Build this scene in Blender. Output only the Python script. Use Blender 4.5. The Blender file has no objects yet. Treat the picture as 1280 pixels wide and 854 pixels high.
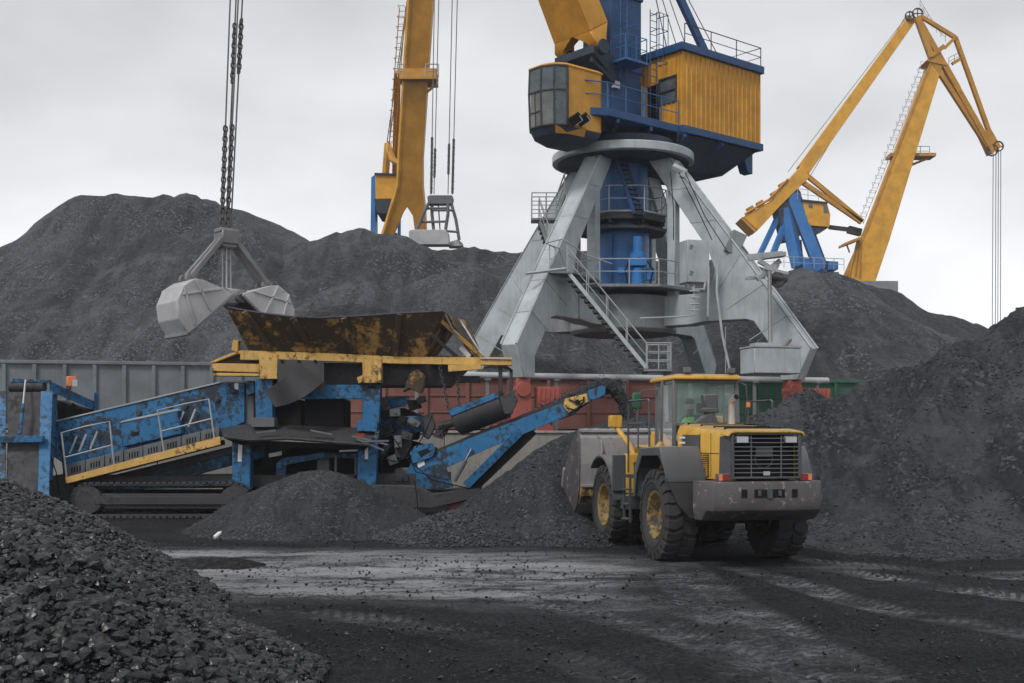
import bpy, bmesh, math, random
import numpy as np
from mathutils import Vector, Matrix, Quaternion

# ------------------------------------------------------------------ camera, sky, sun, exposure
SC = bpy.context.scene
COL = SC.collection
F, EYE, HY = 1500.0, 2.35, 545.0          # focal length in pixels of a 1280 wide frame, eye height, horizon row
R = math.radians

cam_d = bpy.data.cameras.new('camera')
cam = bpy.data.objects.new('camera', cam_d); COL.objects.link(cam)
cam_d.sensor_width = 36.0
cam_d.lens = 36.0 * F / 1280.0
cam_d.shift_y = (HY - 427.0) / 1280.0
cam_d.clip_start = 0.2; cam_d.clip_end = 6000
cam.location = (0, 0, EYE); cam.rotation_euler = (R(90), 0, 0)
SC.camera = cam

SUN_EL, SUN_AZ = 48.0, 215.0               # sun behind the camera, to the left (azimuth from +Y, clockwise)
w = bpy.data.worlds.new('World'); SC.world = w; w.use_nodes = True
nt = w.node_tree; nt.nodes.clear()
def wn(t, **k):
    n = nt.nodes.new(t)
    for a, b in k.items(): setattr(n, a, b)
    return n
wo = wn('ShaderNodeOutputWorld'); bg = wn('ShaderNodeBackground')
sky = wn('ShaderNodeTexSky', sky_type='NISHITA', sun_disc=False)
sky.sun_elevation = R(SUN_EL); sky.sun_rotation = R(SUN_AZ); sky.dust_density = 3.0
hs = wn('ShaderNodeHueSaturation'); hs.inputs['Saturation'].default_value = 0.12
nt.links.new(sky.outputs[0], hs.inputs['Color'])
mx = wn('ShaderNodeMix', data_type='RGBA'); mx.inputs[0].default_value = 0.86
nt.links.new(hs.outputs[0], mx.inputs[6]); mx.inputs[7].default_value = (8.7, 8.8, 9.05, 1)
tc = wn('ShaderNodeTexCoord'); sep = wn('ShaderNodeSeparateXYZ')
nt.links.new(tc.outputs['Generated'], sep.inputs[0])
mp = wn('ShaderNodeMapping'); mp.inputs['Scale'].default_value = (1.0, 1.0, 2.2)
nt.links.new(tc.outputs['Generated'], mp.inputs[0])
nz = wn('ShaderNodeTexNoise'); nz.inputs['Scale'].default_value = 2.6; nz.inputs['Detail'].default_value = 5; nz.inputs['Roughness'].default_value = 0.5
nt.links.new(mp.outputs[0], nz.inputs['Vector'])
cl = wn('ShaderNodeMapRange'); cl.inputs[1].default_value = 0.3; cl.inputs[2].default_value = 0.7; cl.inputs[3].default_value = 0.70; cl.inputs[4].default_value = 1.14
nt.links.new(nz.outputs[0], cl.inputs[0])
el = wn('ShaderNodeMapRange', interpolation_type='SMOOTHSTEP'); el.inputs[1].default_value = 0.06; el.inputs[2].default_value = 0.40; el.inputs[3].default_value = 1.10; el.inputs[4].default_value = 0.72
nt.links.new(sep.outputs[2], el.inputs[0])
m1 = wn('ShaderNodeMath', operation='MULTIPLY'); nt.links.new(cl.outputs[0], m1.inputs[0]); nt.links.new(el.outputs[0], m1.inputs[1])
vm = wn('ShaderNodeVectorMath', operation='SCALE'); nt.links.new(mx.outputs[2], vm.inputs[0]); nt.links.new(m1.outputs[0], vm.inputs['Scale'])
nt.links.new(vm.outputs[0], bg.inputs['Color']); bg.inputs['Strength'].default_value = 0.1
nt.links.new(bg.outputs[0], wo.inputs[0])

sun_d = bpy.data.lights.new('sun', 'SUN'); sun = bpy.data.objects.new('sun', sun_d); COL.objects.link(sun)
sun_d.energy = 1.5; sun_d.angle = R(14); sun_d.color = (1.0, 0.975, 0.94)
sd = Vector((math.sin(R(SUN_AZ)) * math.cos(R(SUN_EL)), math.cos(R(SUN_AZ)) * math.cos(R(SUN_EL)), math.sin(R(SUN_EL))))
sun.rotation_euler = sd.to_track_quat('Z', 'Y').to_euler(); sun.location = (-20, -20, 60)

SC.view_settings.view_transform = 'Standard'; SC.view_settings.look = 'None'
SC.view_settings.exposure = 0.30; SC.view_settings.gamma = 1.0; SC.view_settings.use_curve_mapping = False
SC.cycles.max_bounces = 6; SC.cycles.diffuse_bounces = 3; SC.cycles.glossy_bounces = 3; SC.cycles.transparent_max_bounces = 8

# ------------------------------------------------------------------ materials
def nodes(name):
    m = bpy.data.materials.new(name); m.use_nodes = True
    t = m.node_tree; b = t.nodes['Principled BSDF']
    def n(ty, **k):
        x = t.nodes.new(ty)
        for a, v in k.items():
            if a.startswith('i_'): x.inputs[a[2:].replace('_', ' ')].default_value = v
            else: setattr(x, a, v)
        return x
    return m, t, b, n, t.links.new
def C4(c): return (c[0], c[1], c[2], 1.0)

def coords(n, L, scale=(1, 1, 1), src='Object'):
    tc = n('ShaderNodeTexCoord'); mp = n('ShaderNodeMapping'); mp.inputs['Scale'].default_value = scale
    L(tc.outputs[src], mp.inputs[0]); return mp.outputs[0]
def noise(n, L, vec, scale, detail=4, rough=0.55, dist=0.0):
    x = n('ShaderNodeTexNoise'); x.inputs['Scale'].default_value = scale; x.inputs['Detail'].default_value = detail
    x.inputs['Roughness'].default_value = rough; x.inputs['Distortion'].default_value = dist
    L(vec, x.inputs['Vector']); return x.outputs[0]
def ramp(n, L, v, a, b, lo=0.0, hi=1.0):
    x = n('ShaderNodeMapRange', interpolation_type='SMOOTHSTEP')
    x.inputs[1].default_value = a; x.inputs[2].default_value = b; x.inputs[3].default_value = lo; x.inputs[4].default_value = hi
    L(v, x.inputs[0]); return x.outputs[0]
def mixc(n, L, f, a, b):
    x = n('ShaderNodeMix', data_type='RGBA')
    if hasattr(f, 'is_linked') or hasattr(f, 'links'): L(f, x.inputs[0])
    else: x.inputs[0].default_value = f
    for i, c in ((6, a), (7, b)):
        if hasattr(c, 'links'): L(c, x.inputs[i])
        else: x.inputs[i].default_value = C4(c)
    return x.outputs[2]
def mul(n, L, a, b, op='MULTIPLY'):
    x = n('ShaderNodeMath', operation=op)
    for i, c in ((0, a), (1, b)):
        if hasattr(c, 'links'): L(c, x.inputs[i])
        else: x.inputs[i].default_value = c
    return x.outputs[0]

def paint(name, col, grime=0.35, rust=0.15, rough=0.5, metal=0.0, gcol=(0.018, 0.017, 0.017), rcol=(0.11, 0.045, 0.02), streak=1.0, fine=1.0, spec=0.4, edge=0.0, dust=0.0):
    """weathered sheet metal: tone drift, vertical run-down streaks, coal grime patches, rust chips"""
    m, t, b, n, L = nodes(name)
    v = coords(n, L); vs = coords(n, L, (5.0, 5.0, 0.45))
    n1 = noise(n, L, v, 0.9, 5, 0.6); n2 = noise(n, L, v, 7.0 * fine, 6, 0.7); n3 = noise(n, L, vs, 1.3, 5, 0.65)
    c = mixc(n, L, ramp(n, L, n1, 0.3, 0.7), [x * 0.80 for x in col], [min(1, x * 1.10 + .006) for x in col])
    s = ramp(n, L, n3, 0.50, 0.72, 0, 0.45 * streak * min(1, grime * 2 + .15))
    c = mixc(n, L, s, c, [x * 0.35 + g for x, g in zip(col, gcol)])
    gm = mul(n, L, mul(n, L, n1, 0.5), mul(n, L, n2, 0.5), 'ADD')
    th = 0.70 - 0.34 * grime
    c = mixc(n, L, ramp(n, L, gm, th, th + 0.10, 0, 0.92 if grime > .05 else 0), c, gcol)
    n4 = noise(n, L, v, 11.0 * fine, 7, 0.75)
    tr = 0.76 - 0.22 * rust
    c = mixc(n, L, ramp(n, L, n4, tr, tr + .05, 0, 0.85 if rust > 0 else 0), c, rcol)
    if edge:                       # chipped and soiled edges
        bv_ = n('ShaderNodeBevel', samples=4); bv_.inputs['Radius'].default_value = 0.035; ge = n('ShaderNodeNewGeometry')
        dt = n('ShaderNodeVectorMath', operation='DOT_PRODUCT'); L(bv_.outputs[0], dt.inputs[0]); L(ge.outputs['Normal'], dt.inputs[1])
        e_ = mul(n, L, ramp(n, L, dt.outputs['Value'], .985, .80, 0, 1), ramp(n, L, n2, .42, .58), 'MULTIPLY')
        c = mixc(n, L, mul(n, L, e_, edge), c, mixc(n, L, n4, [x * .5 for x in rcol], gcol))
    if dust:                       # settled dust on faces that look up
        ge = n('ShaderNodeNewGeometry'); sx = n('ShaderNodeSeparateXYZ'); L(ge.outputs['Normal'], sx.inputs[0])
        c = mixc(n, L, mul(n, L, ramp(n, L, sx.outputs[2], .35, .9, 0, dust), ramp(n, L, n1, .3, .6, .35, 1)), c, (.20, .185, .17))
    L(c, b.inputs['Base Color'])
    L(ramp(n, L, n2, 0.2, 0.8, max(0.1, rough - .15), min(1, rough + .25)), b.inputs['Roughness'])
    b.inputs['Metallic'].default_value = metal
    b.inputs['Specular IOR Level'].default_value = spec
    bp = n('ShaderNodeBump'); bp.inputs['Strength'].default_value = 0.25; bp.inputs['Distance'].default_value = 0.006
    L(n2, bp.inputs['Height']); L(bp.outputs[0], b.inputs['Normal'])
    return m

def coal(name, lo, hi, grain=9.0, bump=0.06, big=0.12, glint=0.5, spec=0.13, rough=0.68, island=False, tint=(0.94, 1.0, 1.13), dust=None):
    """loose coal: large tone drift, down-slope streaks, grains painted with lit and unlit facets"""
    m, t, b, n, L = nodes(name)
    v = coords(n, L)
    nb = noise(n, L, v, big, 6, 0.6, 0.6); ng = noise(n, L, v, grain * 0.35, 7, 0.72)
    vs = coords(n, L, (1.0, 0.22, 0.22)); nst = noise(n, L, vs, 0.9, 5, 0.6)
    f = mul(n, L, mul(n, L, ramp(n, L, nb, 0.32, 0.68), 0.55), mul(n, L, ramp(n, L, nst, 0.3, 0.7), 0.45), 'ADD')
    c = mixc(n, L, f, [lo * q for q in tint], [hi * q for q in tint])
    nsl = noise(n, L, coords(n, L, (1.0, .12, .12)), big * 9, 5, 0.6, 0.5)
    c = mixc(n, L, ramp(n, L, nsl, .50, .60, 0, .5), c, [lo * .62 * q for q in tint])
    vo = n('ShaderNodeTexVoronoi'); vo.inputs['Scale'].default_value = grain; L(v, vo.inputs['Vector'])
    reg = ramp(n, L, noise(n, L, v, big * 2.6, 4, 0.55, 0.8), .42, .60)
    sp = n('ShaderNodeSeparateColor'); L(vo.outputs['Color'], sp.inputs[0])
    c = mixc(n, L, mul(n, L, ramp(n, L, sp.outputs[0], 0.66, 1.0, 0, min(1, glint * 1.7)), mul(n, L, mul(n, L, reg, .85), .15, 'ADD')), c, [hi * 2.1 * q for q in tint])  # bright grain glints painted into the base colour
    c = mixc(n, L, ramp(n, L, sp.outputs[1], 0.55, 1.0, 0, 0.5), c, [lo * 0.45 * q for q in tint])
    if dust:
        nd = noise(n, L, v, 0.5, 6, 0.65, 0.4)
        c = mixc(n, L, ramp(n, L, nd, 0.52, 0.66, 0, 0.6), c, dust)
    if island:
        g = n('ShaderNodeNewGeometry')
        c = mixc(n, L, ramp(n, L, g.outputs['Random Per Island'], 0.0, 1.0, 0, 0.75), c, [hi * 1.5 * q for q in tint])
    L(c, b.inputs['Base Color']); b.inputs['Specular IOR Level'].default_value = spec
    L(ramp(n, L, ng, 0.3, 0.7, rough - .18, rough + .25), b.inputs['Roughness'])
    h = mul(n, L, mul(n, L, ng, 1.0), mul(n, L, vo.outputs['Distance'], -0.8), 'ADD')
    bp = n('ShaderNodeBump'); bp.inputs['Strength'].default_value = 0.85; bp.inputs['Distance'].default_value = bump
    L(mul(n, L, mul(n, L, reg, .7), .3, 'ADD'), bp.inputs['Strength'])
    L(h, bp.inputs['Height']); L(bp.outputs[0], b.inputs['Normal'])
    return m

def plain(name, col, rough=0.5, metal=0.0, spec=0.5):
    m, t, b, n, L = nodes(name)
    v = coords(n, L); k = noise(n, L, v, 6, 4)
    L(mixc(n, L, k, [x * .75 for x in col], [min(1, x * 1.2) for x in col]), b.inputs['Base Color'])
    b.inputs['Roughness'].default_value = rough; b.inputs['Metallic'].default_value = metal; b.inputs['Specular IOR Level'].default_value = spec
    return m
def glass(name, tint=(0.8, 0.9, 0.88), alpha=0.35, rough=0.06):
    m, t, b, n, L = nodes(name)
    v = coords(n, L); k = noise(n, L, v, 2.5, 5)
    L(mixc(n, L, k, [x * .8 for x in tint], tint), b.inputs['Base Color'])
    b.inputs['Roughness'].default_value = rough
    L(ramp(n, L, k, 0.3, 0.75, alpha * .75, min(1, alpha * 1.25)), b.inputs['Alpha'])
    return m

M = dict(
    portal=paint('grey_portal_paint', (0.41, 0.455, 0.475), 0.18, 0.38, 0.5, gcol=(0.10, 0.095, 0.09), streak=1.8, edge=.8),
    portal_dark=paint('grey_steel_worn', (0.22, 0.235, 0.245), 0.35, 0.3, 0.6),
    rail=paint('galvanised_rail', (0.36, 0.38, 0.39), 0.15, 0.15, 0.45),
    crane_yellow=paint('crane_yellow_paint', (0.62, 0.30, 0.03), 0.17, 0.16, 0.48, gcol=(0.13, 0.075, 0.025), streak=1.8, edge=.6),
    crane_blue=paint('crane_blue_paint', (0.015, 0.068, 0.185), 0.14, 0.12, 0.45),
    crane_blue_bright=paint('column_blue_paint', (0.024, 0.125, 0.33), 0.18, 0.12, 0.4, gcol=(0.16, 0.19, 0.22)),
    far_blue=paint('far_crane_blue_paint', (0.022, 0.17, 0.46), 0.05, 0.05, 0.45),
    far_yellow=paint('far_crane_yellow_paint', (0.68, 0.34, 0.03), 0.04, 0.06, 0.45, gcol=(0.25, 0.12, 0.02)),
    far_yellow_shaded=paint('far_crane_shaded_paint', (0.50, 0.235, 0.022), 0.05, 0.1, 0.5),  # far crane yellow darkened, shade of down-facing sides put into the colour
    dark_under=paint('dark_blue_underside', (0.022, 0.034, 0.06), 0.3, 0.1, 0.6),
    red=paint('red_bogie_paint', (0.36, 0.085, 0.065), 0.3, 0.3, 0.5),
    wagon_red=paint('oxide_red_wagon', (0.235, 0.10, 0.083), 0.36, 0.25, 0.7, gcol=(0.07, 0.045, 0.04)),
    wagon_grey=paint('grey_wagon', (0.175, 0.195, 0.21), 0.16, 0.12, 0.65),
    wagon_green=paint('green_wagon', (0.035, 0.12, 0.075), 0.2, 0.2, 0.65),
    pipe=paint('silver_pipe', (0.5, 0.51, 0.52), 0.1, 0.15, 0.45),
    cat_yellow=paint('loader_yellow_paint', (0.70, 0.40, 0.055), 0.40, 0.24, 0.36, edge=.8, dust=.6),
    cat_grey=paint('loader_grey_paint', (0.075, 0.082, 0.092), 0.12, 0.08, 0.5, gcol=(0.03, 0.03, 0.032), edge=.6, dust=.75),
    bumper=paint('scraped_bumper', (0.085, 0.08, 0.083), 0.25, 0.85, 0.55, rcol=(0.36, 0.25, 0.22), fine=.55, edge=.9),
    bucket=paint('worn_bucket_steel', (0.29, 0.285, 0.295), 0.34, 0.35, 0.5, 0.25, edge=.8),
    rim=paint('ochre_rim', (0.26, 0.165, 0.05), 0.55, 0.35, 0.55),
    scr_blue=paint('screener_blue_paint', (0.019, 0.155, 0.345), 0.68, 0.48, 0.5, edge=.9),
    scr_blue_dirty=paint('screener_blue_sooty', (0.018, 0.15, 0.33), 0.80, 0.35, 0.6),
    scr_yellow=paint('screener_yellow_paint', (0.64, 0.39, 0.11), 0.55, 0.45, 0.55, edge=.9),
    hopper=paint('coal_smeared_hopper', (0.50, 0.28, 0.075), 0.86, 0.5, 0.65, fine=0.45, streak=1.6, edge=.8),
    scr_grey=paint('screener_grey_sheet', (0.13, 0.135, 0.145), 0.35, 0.2, 0.6),
    scr_dark=paint('sooty_steel', (0.045, 0.045, 0.05), 0.5, 0.25, 0.65),
    flat_black=plain('matt_black', (0.012, 0.012, 0.013), 0.8, spec=.2),
    rubber=paint('black_rubber', (0.030, 0.030, 0.032), 0.2, 0.0, 0.6, gcol=(0.055, 0.055, 0.058)),
    flap=paint('rubber_flap', (0.050, 0.050, 0.053), 0.15, 0.0, 0.45, gcol=(0.03, 0.03, 0.03)),
    tyre=paint('dusty_tyre', (0.036, 0.036, 0.038), 0.2, 0.0, 0.75, gcol=(0.06, 0.058, 0.057)),
    grab=paint('grab_light_steel', (0.44, 0.44, 0.45), 0.34, 0.3, 0.5, 0.15, gcol=(0.16, 0.16, 0.165), rcol=(.12,.1,.09)),
    grab_dark=paint('grab_dark_steel', (0.19, 0.19, 0.195), 0.2, 0.2, 0.5, 0.15),
    chain=plain('chain_steel', (0.085, 0.08, 0.078), 0.5, 0.5),
    rope=plain('wire_rope', (0.12, 0.12, 0.125), 0.55, 0.3),
    chrome=plain('hydraulic_rod', (0.5, 0.5, 0.52), 0.25, 0.9),
    concrete=paint('old_concrete', (0.33, 0.315, 0.29), 0.45, 0.0, 0.9, gcol=(0.06, 0.06, 0.06), streak=1.6, spec=.2),
    glass=glass('cab_glass', (0.45, 0.58, 0.55), 0.15, 0.04),
    glass_dark=glass('tinted_cab_glass', (0.11, 0.14, 0.15), 0.93, 0.08),
    glass_clear=glass('clear_cab_glass', (0.75, 0.8, 0.8), 0.14, 0.05),
    lens_red=plain('red_lens', (0.24, 0.02, 0.018), 0.3),
    lens=plain('lamp_lens', (0.45, 0.47, 0.48), 0.15),
    orange=plain('orange_lamp', (0.75, 0.22, 0.08), 0.4),
    white=plain('white_plastic', (0.75, 0.76, 0.76), 0.4),
    exhaust=paint('exhaust_steel', (0.5, 0.45, 0.42), 0.15, 0.35, 0.4, 0.5),
    skin=plain('skin', (0.42, 0.24, 0.17), 0.55),
    vest=plain('hi_vis_green', (0.14, 0.50, 0.05), 0.7),
    cloth=plain('dark_workwear', (0.03, 0.035, 0.05), 0.85),
    door_grey=paint('pale_door', (0.42, 0.45, 0.45), 0.1, 0.1, 0.5),
    coal_far=coal('stockpile_coal', 0.030, 0.084, 8.5, 0.08, 0.09, 0.40, dust=(0.090, 0.095, 0.104)),  # distance haze and broad light-dark folds are put into these tones
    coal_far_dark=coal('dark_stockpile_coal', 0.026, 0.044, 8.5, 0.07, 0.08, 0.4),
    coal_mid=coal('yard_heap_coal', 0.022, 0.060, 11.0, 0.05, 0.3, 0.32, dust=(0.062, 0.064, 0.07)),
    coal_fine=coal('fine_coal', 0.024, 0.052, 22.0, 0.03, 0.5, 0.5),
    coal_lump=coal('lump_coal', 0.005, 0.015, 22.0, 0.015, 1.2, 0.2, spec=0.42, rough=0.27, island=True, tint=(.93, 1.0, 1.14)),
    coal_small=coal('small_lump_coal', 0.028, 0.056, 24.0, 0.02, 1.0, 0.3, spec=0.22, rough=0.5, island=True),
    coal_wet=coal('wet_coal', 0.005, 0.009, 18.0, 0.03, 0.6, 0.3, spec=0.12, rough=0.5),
)

# ------------------------------------------------------------------ helpers
Z = Vector((0, 0, 1))
def P(px, py, Y): return Vector(((px - 640.0) * Y / F, Y, EYE + (HY - py) * Y / F))
def G(px, py): Y = F * EYE / (py - HY); return Vector(((px - 640.0) * Y / F, Y, 0))

class Thing:
    def __init__(s, name, label, cat, loc=(0, 0, 0), rz=0.0, group=None):
        o = bpy.data.objects.new(name, None); COL.objects.link(o); o.empty_display_size = 0.3
        o.location = loc; o.rotation_euler = (0, 0, rz)
        o['label'] = label; o['category'] = cat
        if group: o['group'] = group
        s.o = o; s.m = Matrix.Translation(Vector(loc)) @ Matrix.Rotation(rz, 4, 'Z'); s.i = s.m.inverted()
    def L(s, px, py, Y): return s.i @ P(px, py, Y)
    def W(s, v): return s.i @ Vector(v)

def link(o, parent=None):
    COL.objects.link(o)
    if parent is not None: o.parent = parent.o if isinstance(parent, Thing) else parent
    return o
def tag(o, label=None, cat=None, group=None, kind=None):
    for k, v in (('label', label), ('category', cat), ('group', group), ('kind', kind)):
        if v: o[k] = v
    return o

class MB:
    def __init__(s): s.v = []; s.f = []
    def add(s, vs, fs):
        n = len(s.v); s.v += [tuple(v) for v in vs]; s.f += [tuple(i + n for i in f) for f in fs]; return s
    def hex(s, p):                      # p: 4 bottom + 4 top corners
        return s.add(p, [(3, 2, 1, 0), (4, 5, 6, 7), (0, 1, 5, 4), (1, 2, 6, 5), (2, 3, 7, 6), (3, 0, 4, 7)])
    def box(s, c, d, rz=0.0, rx=0.0, ry=0.0):
        m = Matrix.Rotation(rz, 3, 'Z') @ Matrix.Rotation(ry, 3, 'Y') @ Matrix.Rotation(rx, 3, 'X'); c = Vector(c); x, y, z = d[0] / 2, d[1] / 2, d[2] / 2
        return s.hex([c + m @ Vector(q) for q in ((-x, -y, -z), (x, -y, -z), (x, y, -z), (-x, y, -z), (-x, -y, z), (x, -y, z), (x, y, z), (-x, y, z))])
    def b2(s, a, b):                    # axis aligned box from corner to corner
        a = Vector(a); b = Vector(b); return s.box((a + b) / 2, [abs(q) for q in (b - a)])
    def beam(s, p0, p1, w, h, up=Z, w1=None, h1=None):
        p0 = Vector(p0); p1 = Vector(p1); d = (p1 - p0).normalized(); x = d.cross(Vector(up))
        if x.length < 1e-4: x = d.cross(Vector((1, 0, 0)))
        x.normalize(); u = x.cross(d).normalized(); w1 = w if w1 is None else w1; h1 = h if h1 is None else h1
        q = []
        for p, a, c in ((p0, w, h), (p1, w1, h1)):
            q += [p - x * a / 2 - u * c / 2, p + x * a / 2 - u * c / 2, p + x * a / 2 + u * c / 2, p - x * a / 2 + u * c / 2]
        return s.hex(q)
    def rings(s, rs, cap=True, closed=False):
        n = len(rs[0]); vs = [p for r in rs for p in r]; fs = []; k = len(rs)
        for i in range(k if closed else k - 1):
            j = (i + 1) % k
            for a in range(n):
                c = (a + 1) % n; fs.append((i * n + a, i * n + c, j * n + c, j * n + a))
        if cap and not closed: fs += [tuple(range(n - 1, -1, -1)), tuple((k - 1) * n + a for a in range(n))]
        return s.add(vs, fs)
    def tube(s, p0, p1, r, r1=None, n=8, cap=True):
        return s.path([p0, p1], [r, r if r1 is None else r1], n, cap)
    def path(s, pts, r, n=6, cap=True, closed=False):
        pts = [Vector(p) for p in pts]; k = len(pts); rr = r if isinstance(r, (list, tuple)) else [r] * k; rs = []; x = None
        for i, p in enumerate(pts):
            if closed: d = pts[(i + 1) % k] - pts[i - 1]
            else: d = pts[min(i + 1, k - 1)] - pts[max(i - 1, 0)]
            d.normalize()
            if x is None: x = d.cross(Z if abs(d.z) < .9 else Vector((1, 0, 0))).normalized()
            else: x = (x - d * x.dot(d)); x = x.normalized() if x.length > 1e-5 else d.orthogonal().normalized()
            y = d.cross(x)
            rs.append([p + (x * math.cos(6.28319 * a / n) + y * math.sin(6.28319 * a / n)) * rr[i] for a in range(n)])
        return s.rings(rs, cap, closed)
    def prism(s, pts, vec):
        pts = [Vector(p) for p in pts]; vec = Vector(vec); n = len(pts)
        return s.add(pts + [p + vec for p in pts], [tuple(range(n - 1, -1, -1)), tuple(range(n, 2 * n))] + [(i, (i + 1) % n, n + (i + 1) % n, n + i) for i in range(n)])
    def lathe(s, prof, o, axis, n=24, closed=False):
        o = Vector(o); a = Vector(axis).normalized(); x = a.orthogonal().normalized(); y = a.cross(x)
        rs = [[o + a * h + (x * math.cos(6.28319 * k / n) + y * math.sin(6.28319 * k / n)) * r for k in range(n)] for r, h in prof]
        return s.rings(rs, True, closed)
    def rail(s, pts, h=1.0, r=0.025, mids=1, step=1.2, top=True):
        pts = [Vector(p) for p in pts]
        for k in range(mids + 1):
            q = h * (k + 1) / (mids + 1)
            s.path([p + Z * q for p in pts], r * (1.0 if k == mids else .8), 5)
        for a, b in zip(pts[:-1], pts[1:]):
            m = max(1, round((b - a).length / step))
            for i in range(m): c = a + (b - a) * i / m; s.tube(c, c + Z * h, r, n=5)
        s.tube(pts[-1], pts[-1] + Z * h, r, n=5); return s
    def ladder(s, p0, p1, wv, step=0.3, r=0.025):
        p0 = Vector(p0); p1 = Vector(p1); wv = Vector(wv); s.tube(p0, p1, r, n=5); s.tube(p0 + wv, p1 + wv, r, n=5)
        m = max(1, int((p1 - p0).length / step))
        for i in range(m): c = p0 + (p1 - p0) * (i + .5) / m; s.tube(c, c + wv, r * .7, n=4)
        return s
    def each(s, name, mat, parent=None, bevel=0.0, **k):      # every loose piece as a part of its own
        g = list(range(len(s.v)))
        def root(i):
            while g[i] != i: g[i] = g[g[i]]; i = g[i]
            return i
        for f in s.f:
            for i in f[1:]: g[root(i)] = root(f[0])
        by = {}
        for f in s.f: by.setdefault(root(f[0]), []).append(f)
        for fs in by.values():
            ids = sorted({i for f in fs for i in f}); mp = {i: n for n, i in enumerate(ids)}
            b = MB(); b.v = [s.v[i] for i in ids]; b.f = [tuple(mp[i] for i in f) for f in fs]; o = b.build(name, mat, parent, bevel, **k)
        return o
    def build(s, name, mat, parent=None, bevel=0.0, seg=1, smooth=35, solid=0.0):
        me = bpy.data.meshes.new(name); bm = bmesh.new()
        vs = [bm.verts.new(v) for v in s.v]
        for f in s.f:
            try: bm.faces.new([vs[i] for i in f])
            except ValueError: pass
        bmesh.ops.recalc_face_normals(bm, faces=bm.faces)
        if smooth:
            for f in bm.faces: f.smooth = True
            for e in bm.edges:
                if len(e.link_faces) != 2 or e.calc_face_angle(0) > R(smooth): e.smooth = False
        bm.to_mesh(me); bm.free(); me.materials.append(M[mat] if isinstance(mat, str) else mat)
        o = bpy.data.objects.new(name, me); link(o, parent)
        if solid:
            d = o.modifiers.new('thickness', 'SOLIDIFY'); d.thickness = solid; d.offset = 0
        if bevel:
            d = o.modifiers.new('edge', 'BEVEL'); d.width = bevel; d.segments = seg; d.limit_method = 'ANGLE'; d.angle_limit = R(40); d.harden_normals = False
        return o

def np_mesh(name, V, Fc, mat, parent=None, smooth=False, attr=None):
    """mesh from numpy arrays (all faces with the same vertex count)"""
    me = bpy.data.meshes.new(name); k = Fc.shape[1]; nf = len(Fc)
    me.vertices.add(len(V)); me.vertices.foreach_set('co', V.astype(np.float32).ravel())
    me.loops.add(nf * k); me.loops.foreach_set('vertex_index', Fc.astype(np.int32).ravel())
    me.polygons.add(nf); me.polygons.foreach_set('loop_start', (np.arange(nf) * k).astype(np.int32))
    me.polygons.foreach_set('use_smooth', np.full(nf, bool(smooth)))
    me.update(calc_edges=True)
    if attr is not None:
        a = me.attributes.new(attr[0], 'FLOAT', 'POINT'); a.data.foreach_set('value', attr[1].astype(np.float32).ravel())
    me.materials.append(M[mat] if isinstance(mat, str) else mat)
    return link(bpy.data.objects.new(name, me), parent)

def vnoise(x, y, seed=0):
    xi = np.floor(x).astype(np.int64); yi = np.floor(y).astype(np.int64); fx = x - xi; fy = y - yi
    fx = fx * fx * (3 - 2 * fx); fy = fy * fy * (3 - 2 * fy)
    def h(a, b):
        n = (a * 374761393 + b * 668265263 + seed * 982451653) & 0xffffffff
        n = ((n ^ (n >> 13)) * 1274126177) & 0xffffffff
        return ((n ^ (n >> 16)) & 0xffff) / 65535.0
    return (h(xi, yi) * (1 - fx) + h(xi + 1, yi) * fx) * (1 - fy) + (h(xi, yi + 1) * (1 - fx) + h(xi + 1, yi + 1) * fx) * fy
def fbm(x, y, oct=4, seed=0, gain=0.5):
    t = 0; a = 1.0; s = 0
    for i in range(oct): t = t + a * (vnoise(x * 2 ** i + 17.3 * i, y * 2 ** i - 9.1 * i, seed + i) - .5); s += a; a *= gain
    return t / s * 2

# coal lumps: a handful of random convex rocks, scattered as arrays
rng = np.random.default_rng(7)
def rock(nv, seed):
    r = np.random.default_rng(seed); p = r.normal(size=(nv, 3)); p /= np.linalg.norm(p, axis=1)[:, None]; p *= r.uniform(.84, 1.06, (nv, 1)); p *= r.uniform(.6, 1.25, (1, 3))
    bm = bmesh.new(); vs = [bm.verts.new(q) for q in p]; o = bmesh.ops.convex_hull(bm, input=vs)
    for v in [v for v in bm.verts if not v.link_faces]: bm.verts.remove(v)
    bmesh.ops.triangulate(bm, faces=bm.faces); bm.verts.index_update()
    V = np.array([v.co[:] for v in bm.verts]); Fc = np.array([[v.index for v in f.verts] for f in bm.faces]); bm.free(); return V, Fc
ROCKS = [rock(24, 100 + i) for i in range(14)]; PEBBLES = [rock(8, 200 + i) for i in range(8)]
def scatter(pos, size, kinds, flat=0.75):
    """arrays of vertices and triangles for rocks of the given sizes at the given points"""
    n = len(pos); which = rng.integers(0, len(kinds), n); VV = []; FF = []; off = 0
    q = rng.normal(size=(n, 4)); q /= np.linalg.norm(q, axis=1)[:, None]
    a, b, c, d = q.T
    Rm = np.stack([np.stack([1 - 2 * (c * c + d * d), 2 * (b * c - a * d), 2 * (b * d + a * c)], -1), np.stack([2 * (b * c + a * d), 1 - 2 * (b * b + d * d), 2 * (c * d - a * b)], -1), np.stack([2 * (b * d - a * c), 2 * (c * d + a * b), 1 - 2 * (b * b + c * c)], -1)], 1)
    for k, (V, Fc) in enumerate(kinds):
        i = np.where(which == k)[0]
        if not len(i): continue
        w = np.einsum('nij,vj->nvi', Rm[i], V) * size[i][:, None, None]; w[..., 2] *= flat; w += pos[i][:, None, :]
        VV.append(w.reshape(-1, 3)); FF.append((Fc[None] + (np.arange(len(i)) * len(V))[:, None, None] + off).reshape(-1, 3)); off += len(i) * len(V)
    return np.concatenate(VV), np.concatenate(FF)

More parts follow.
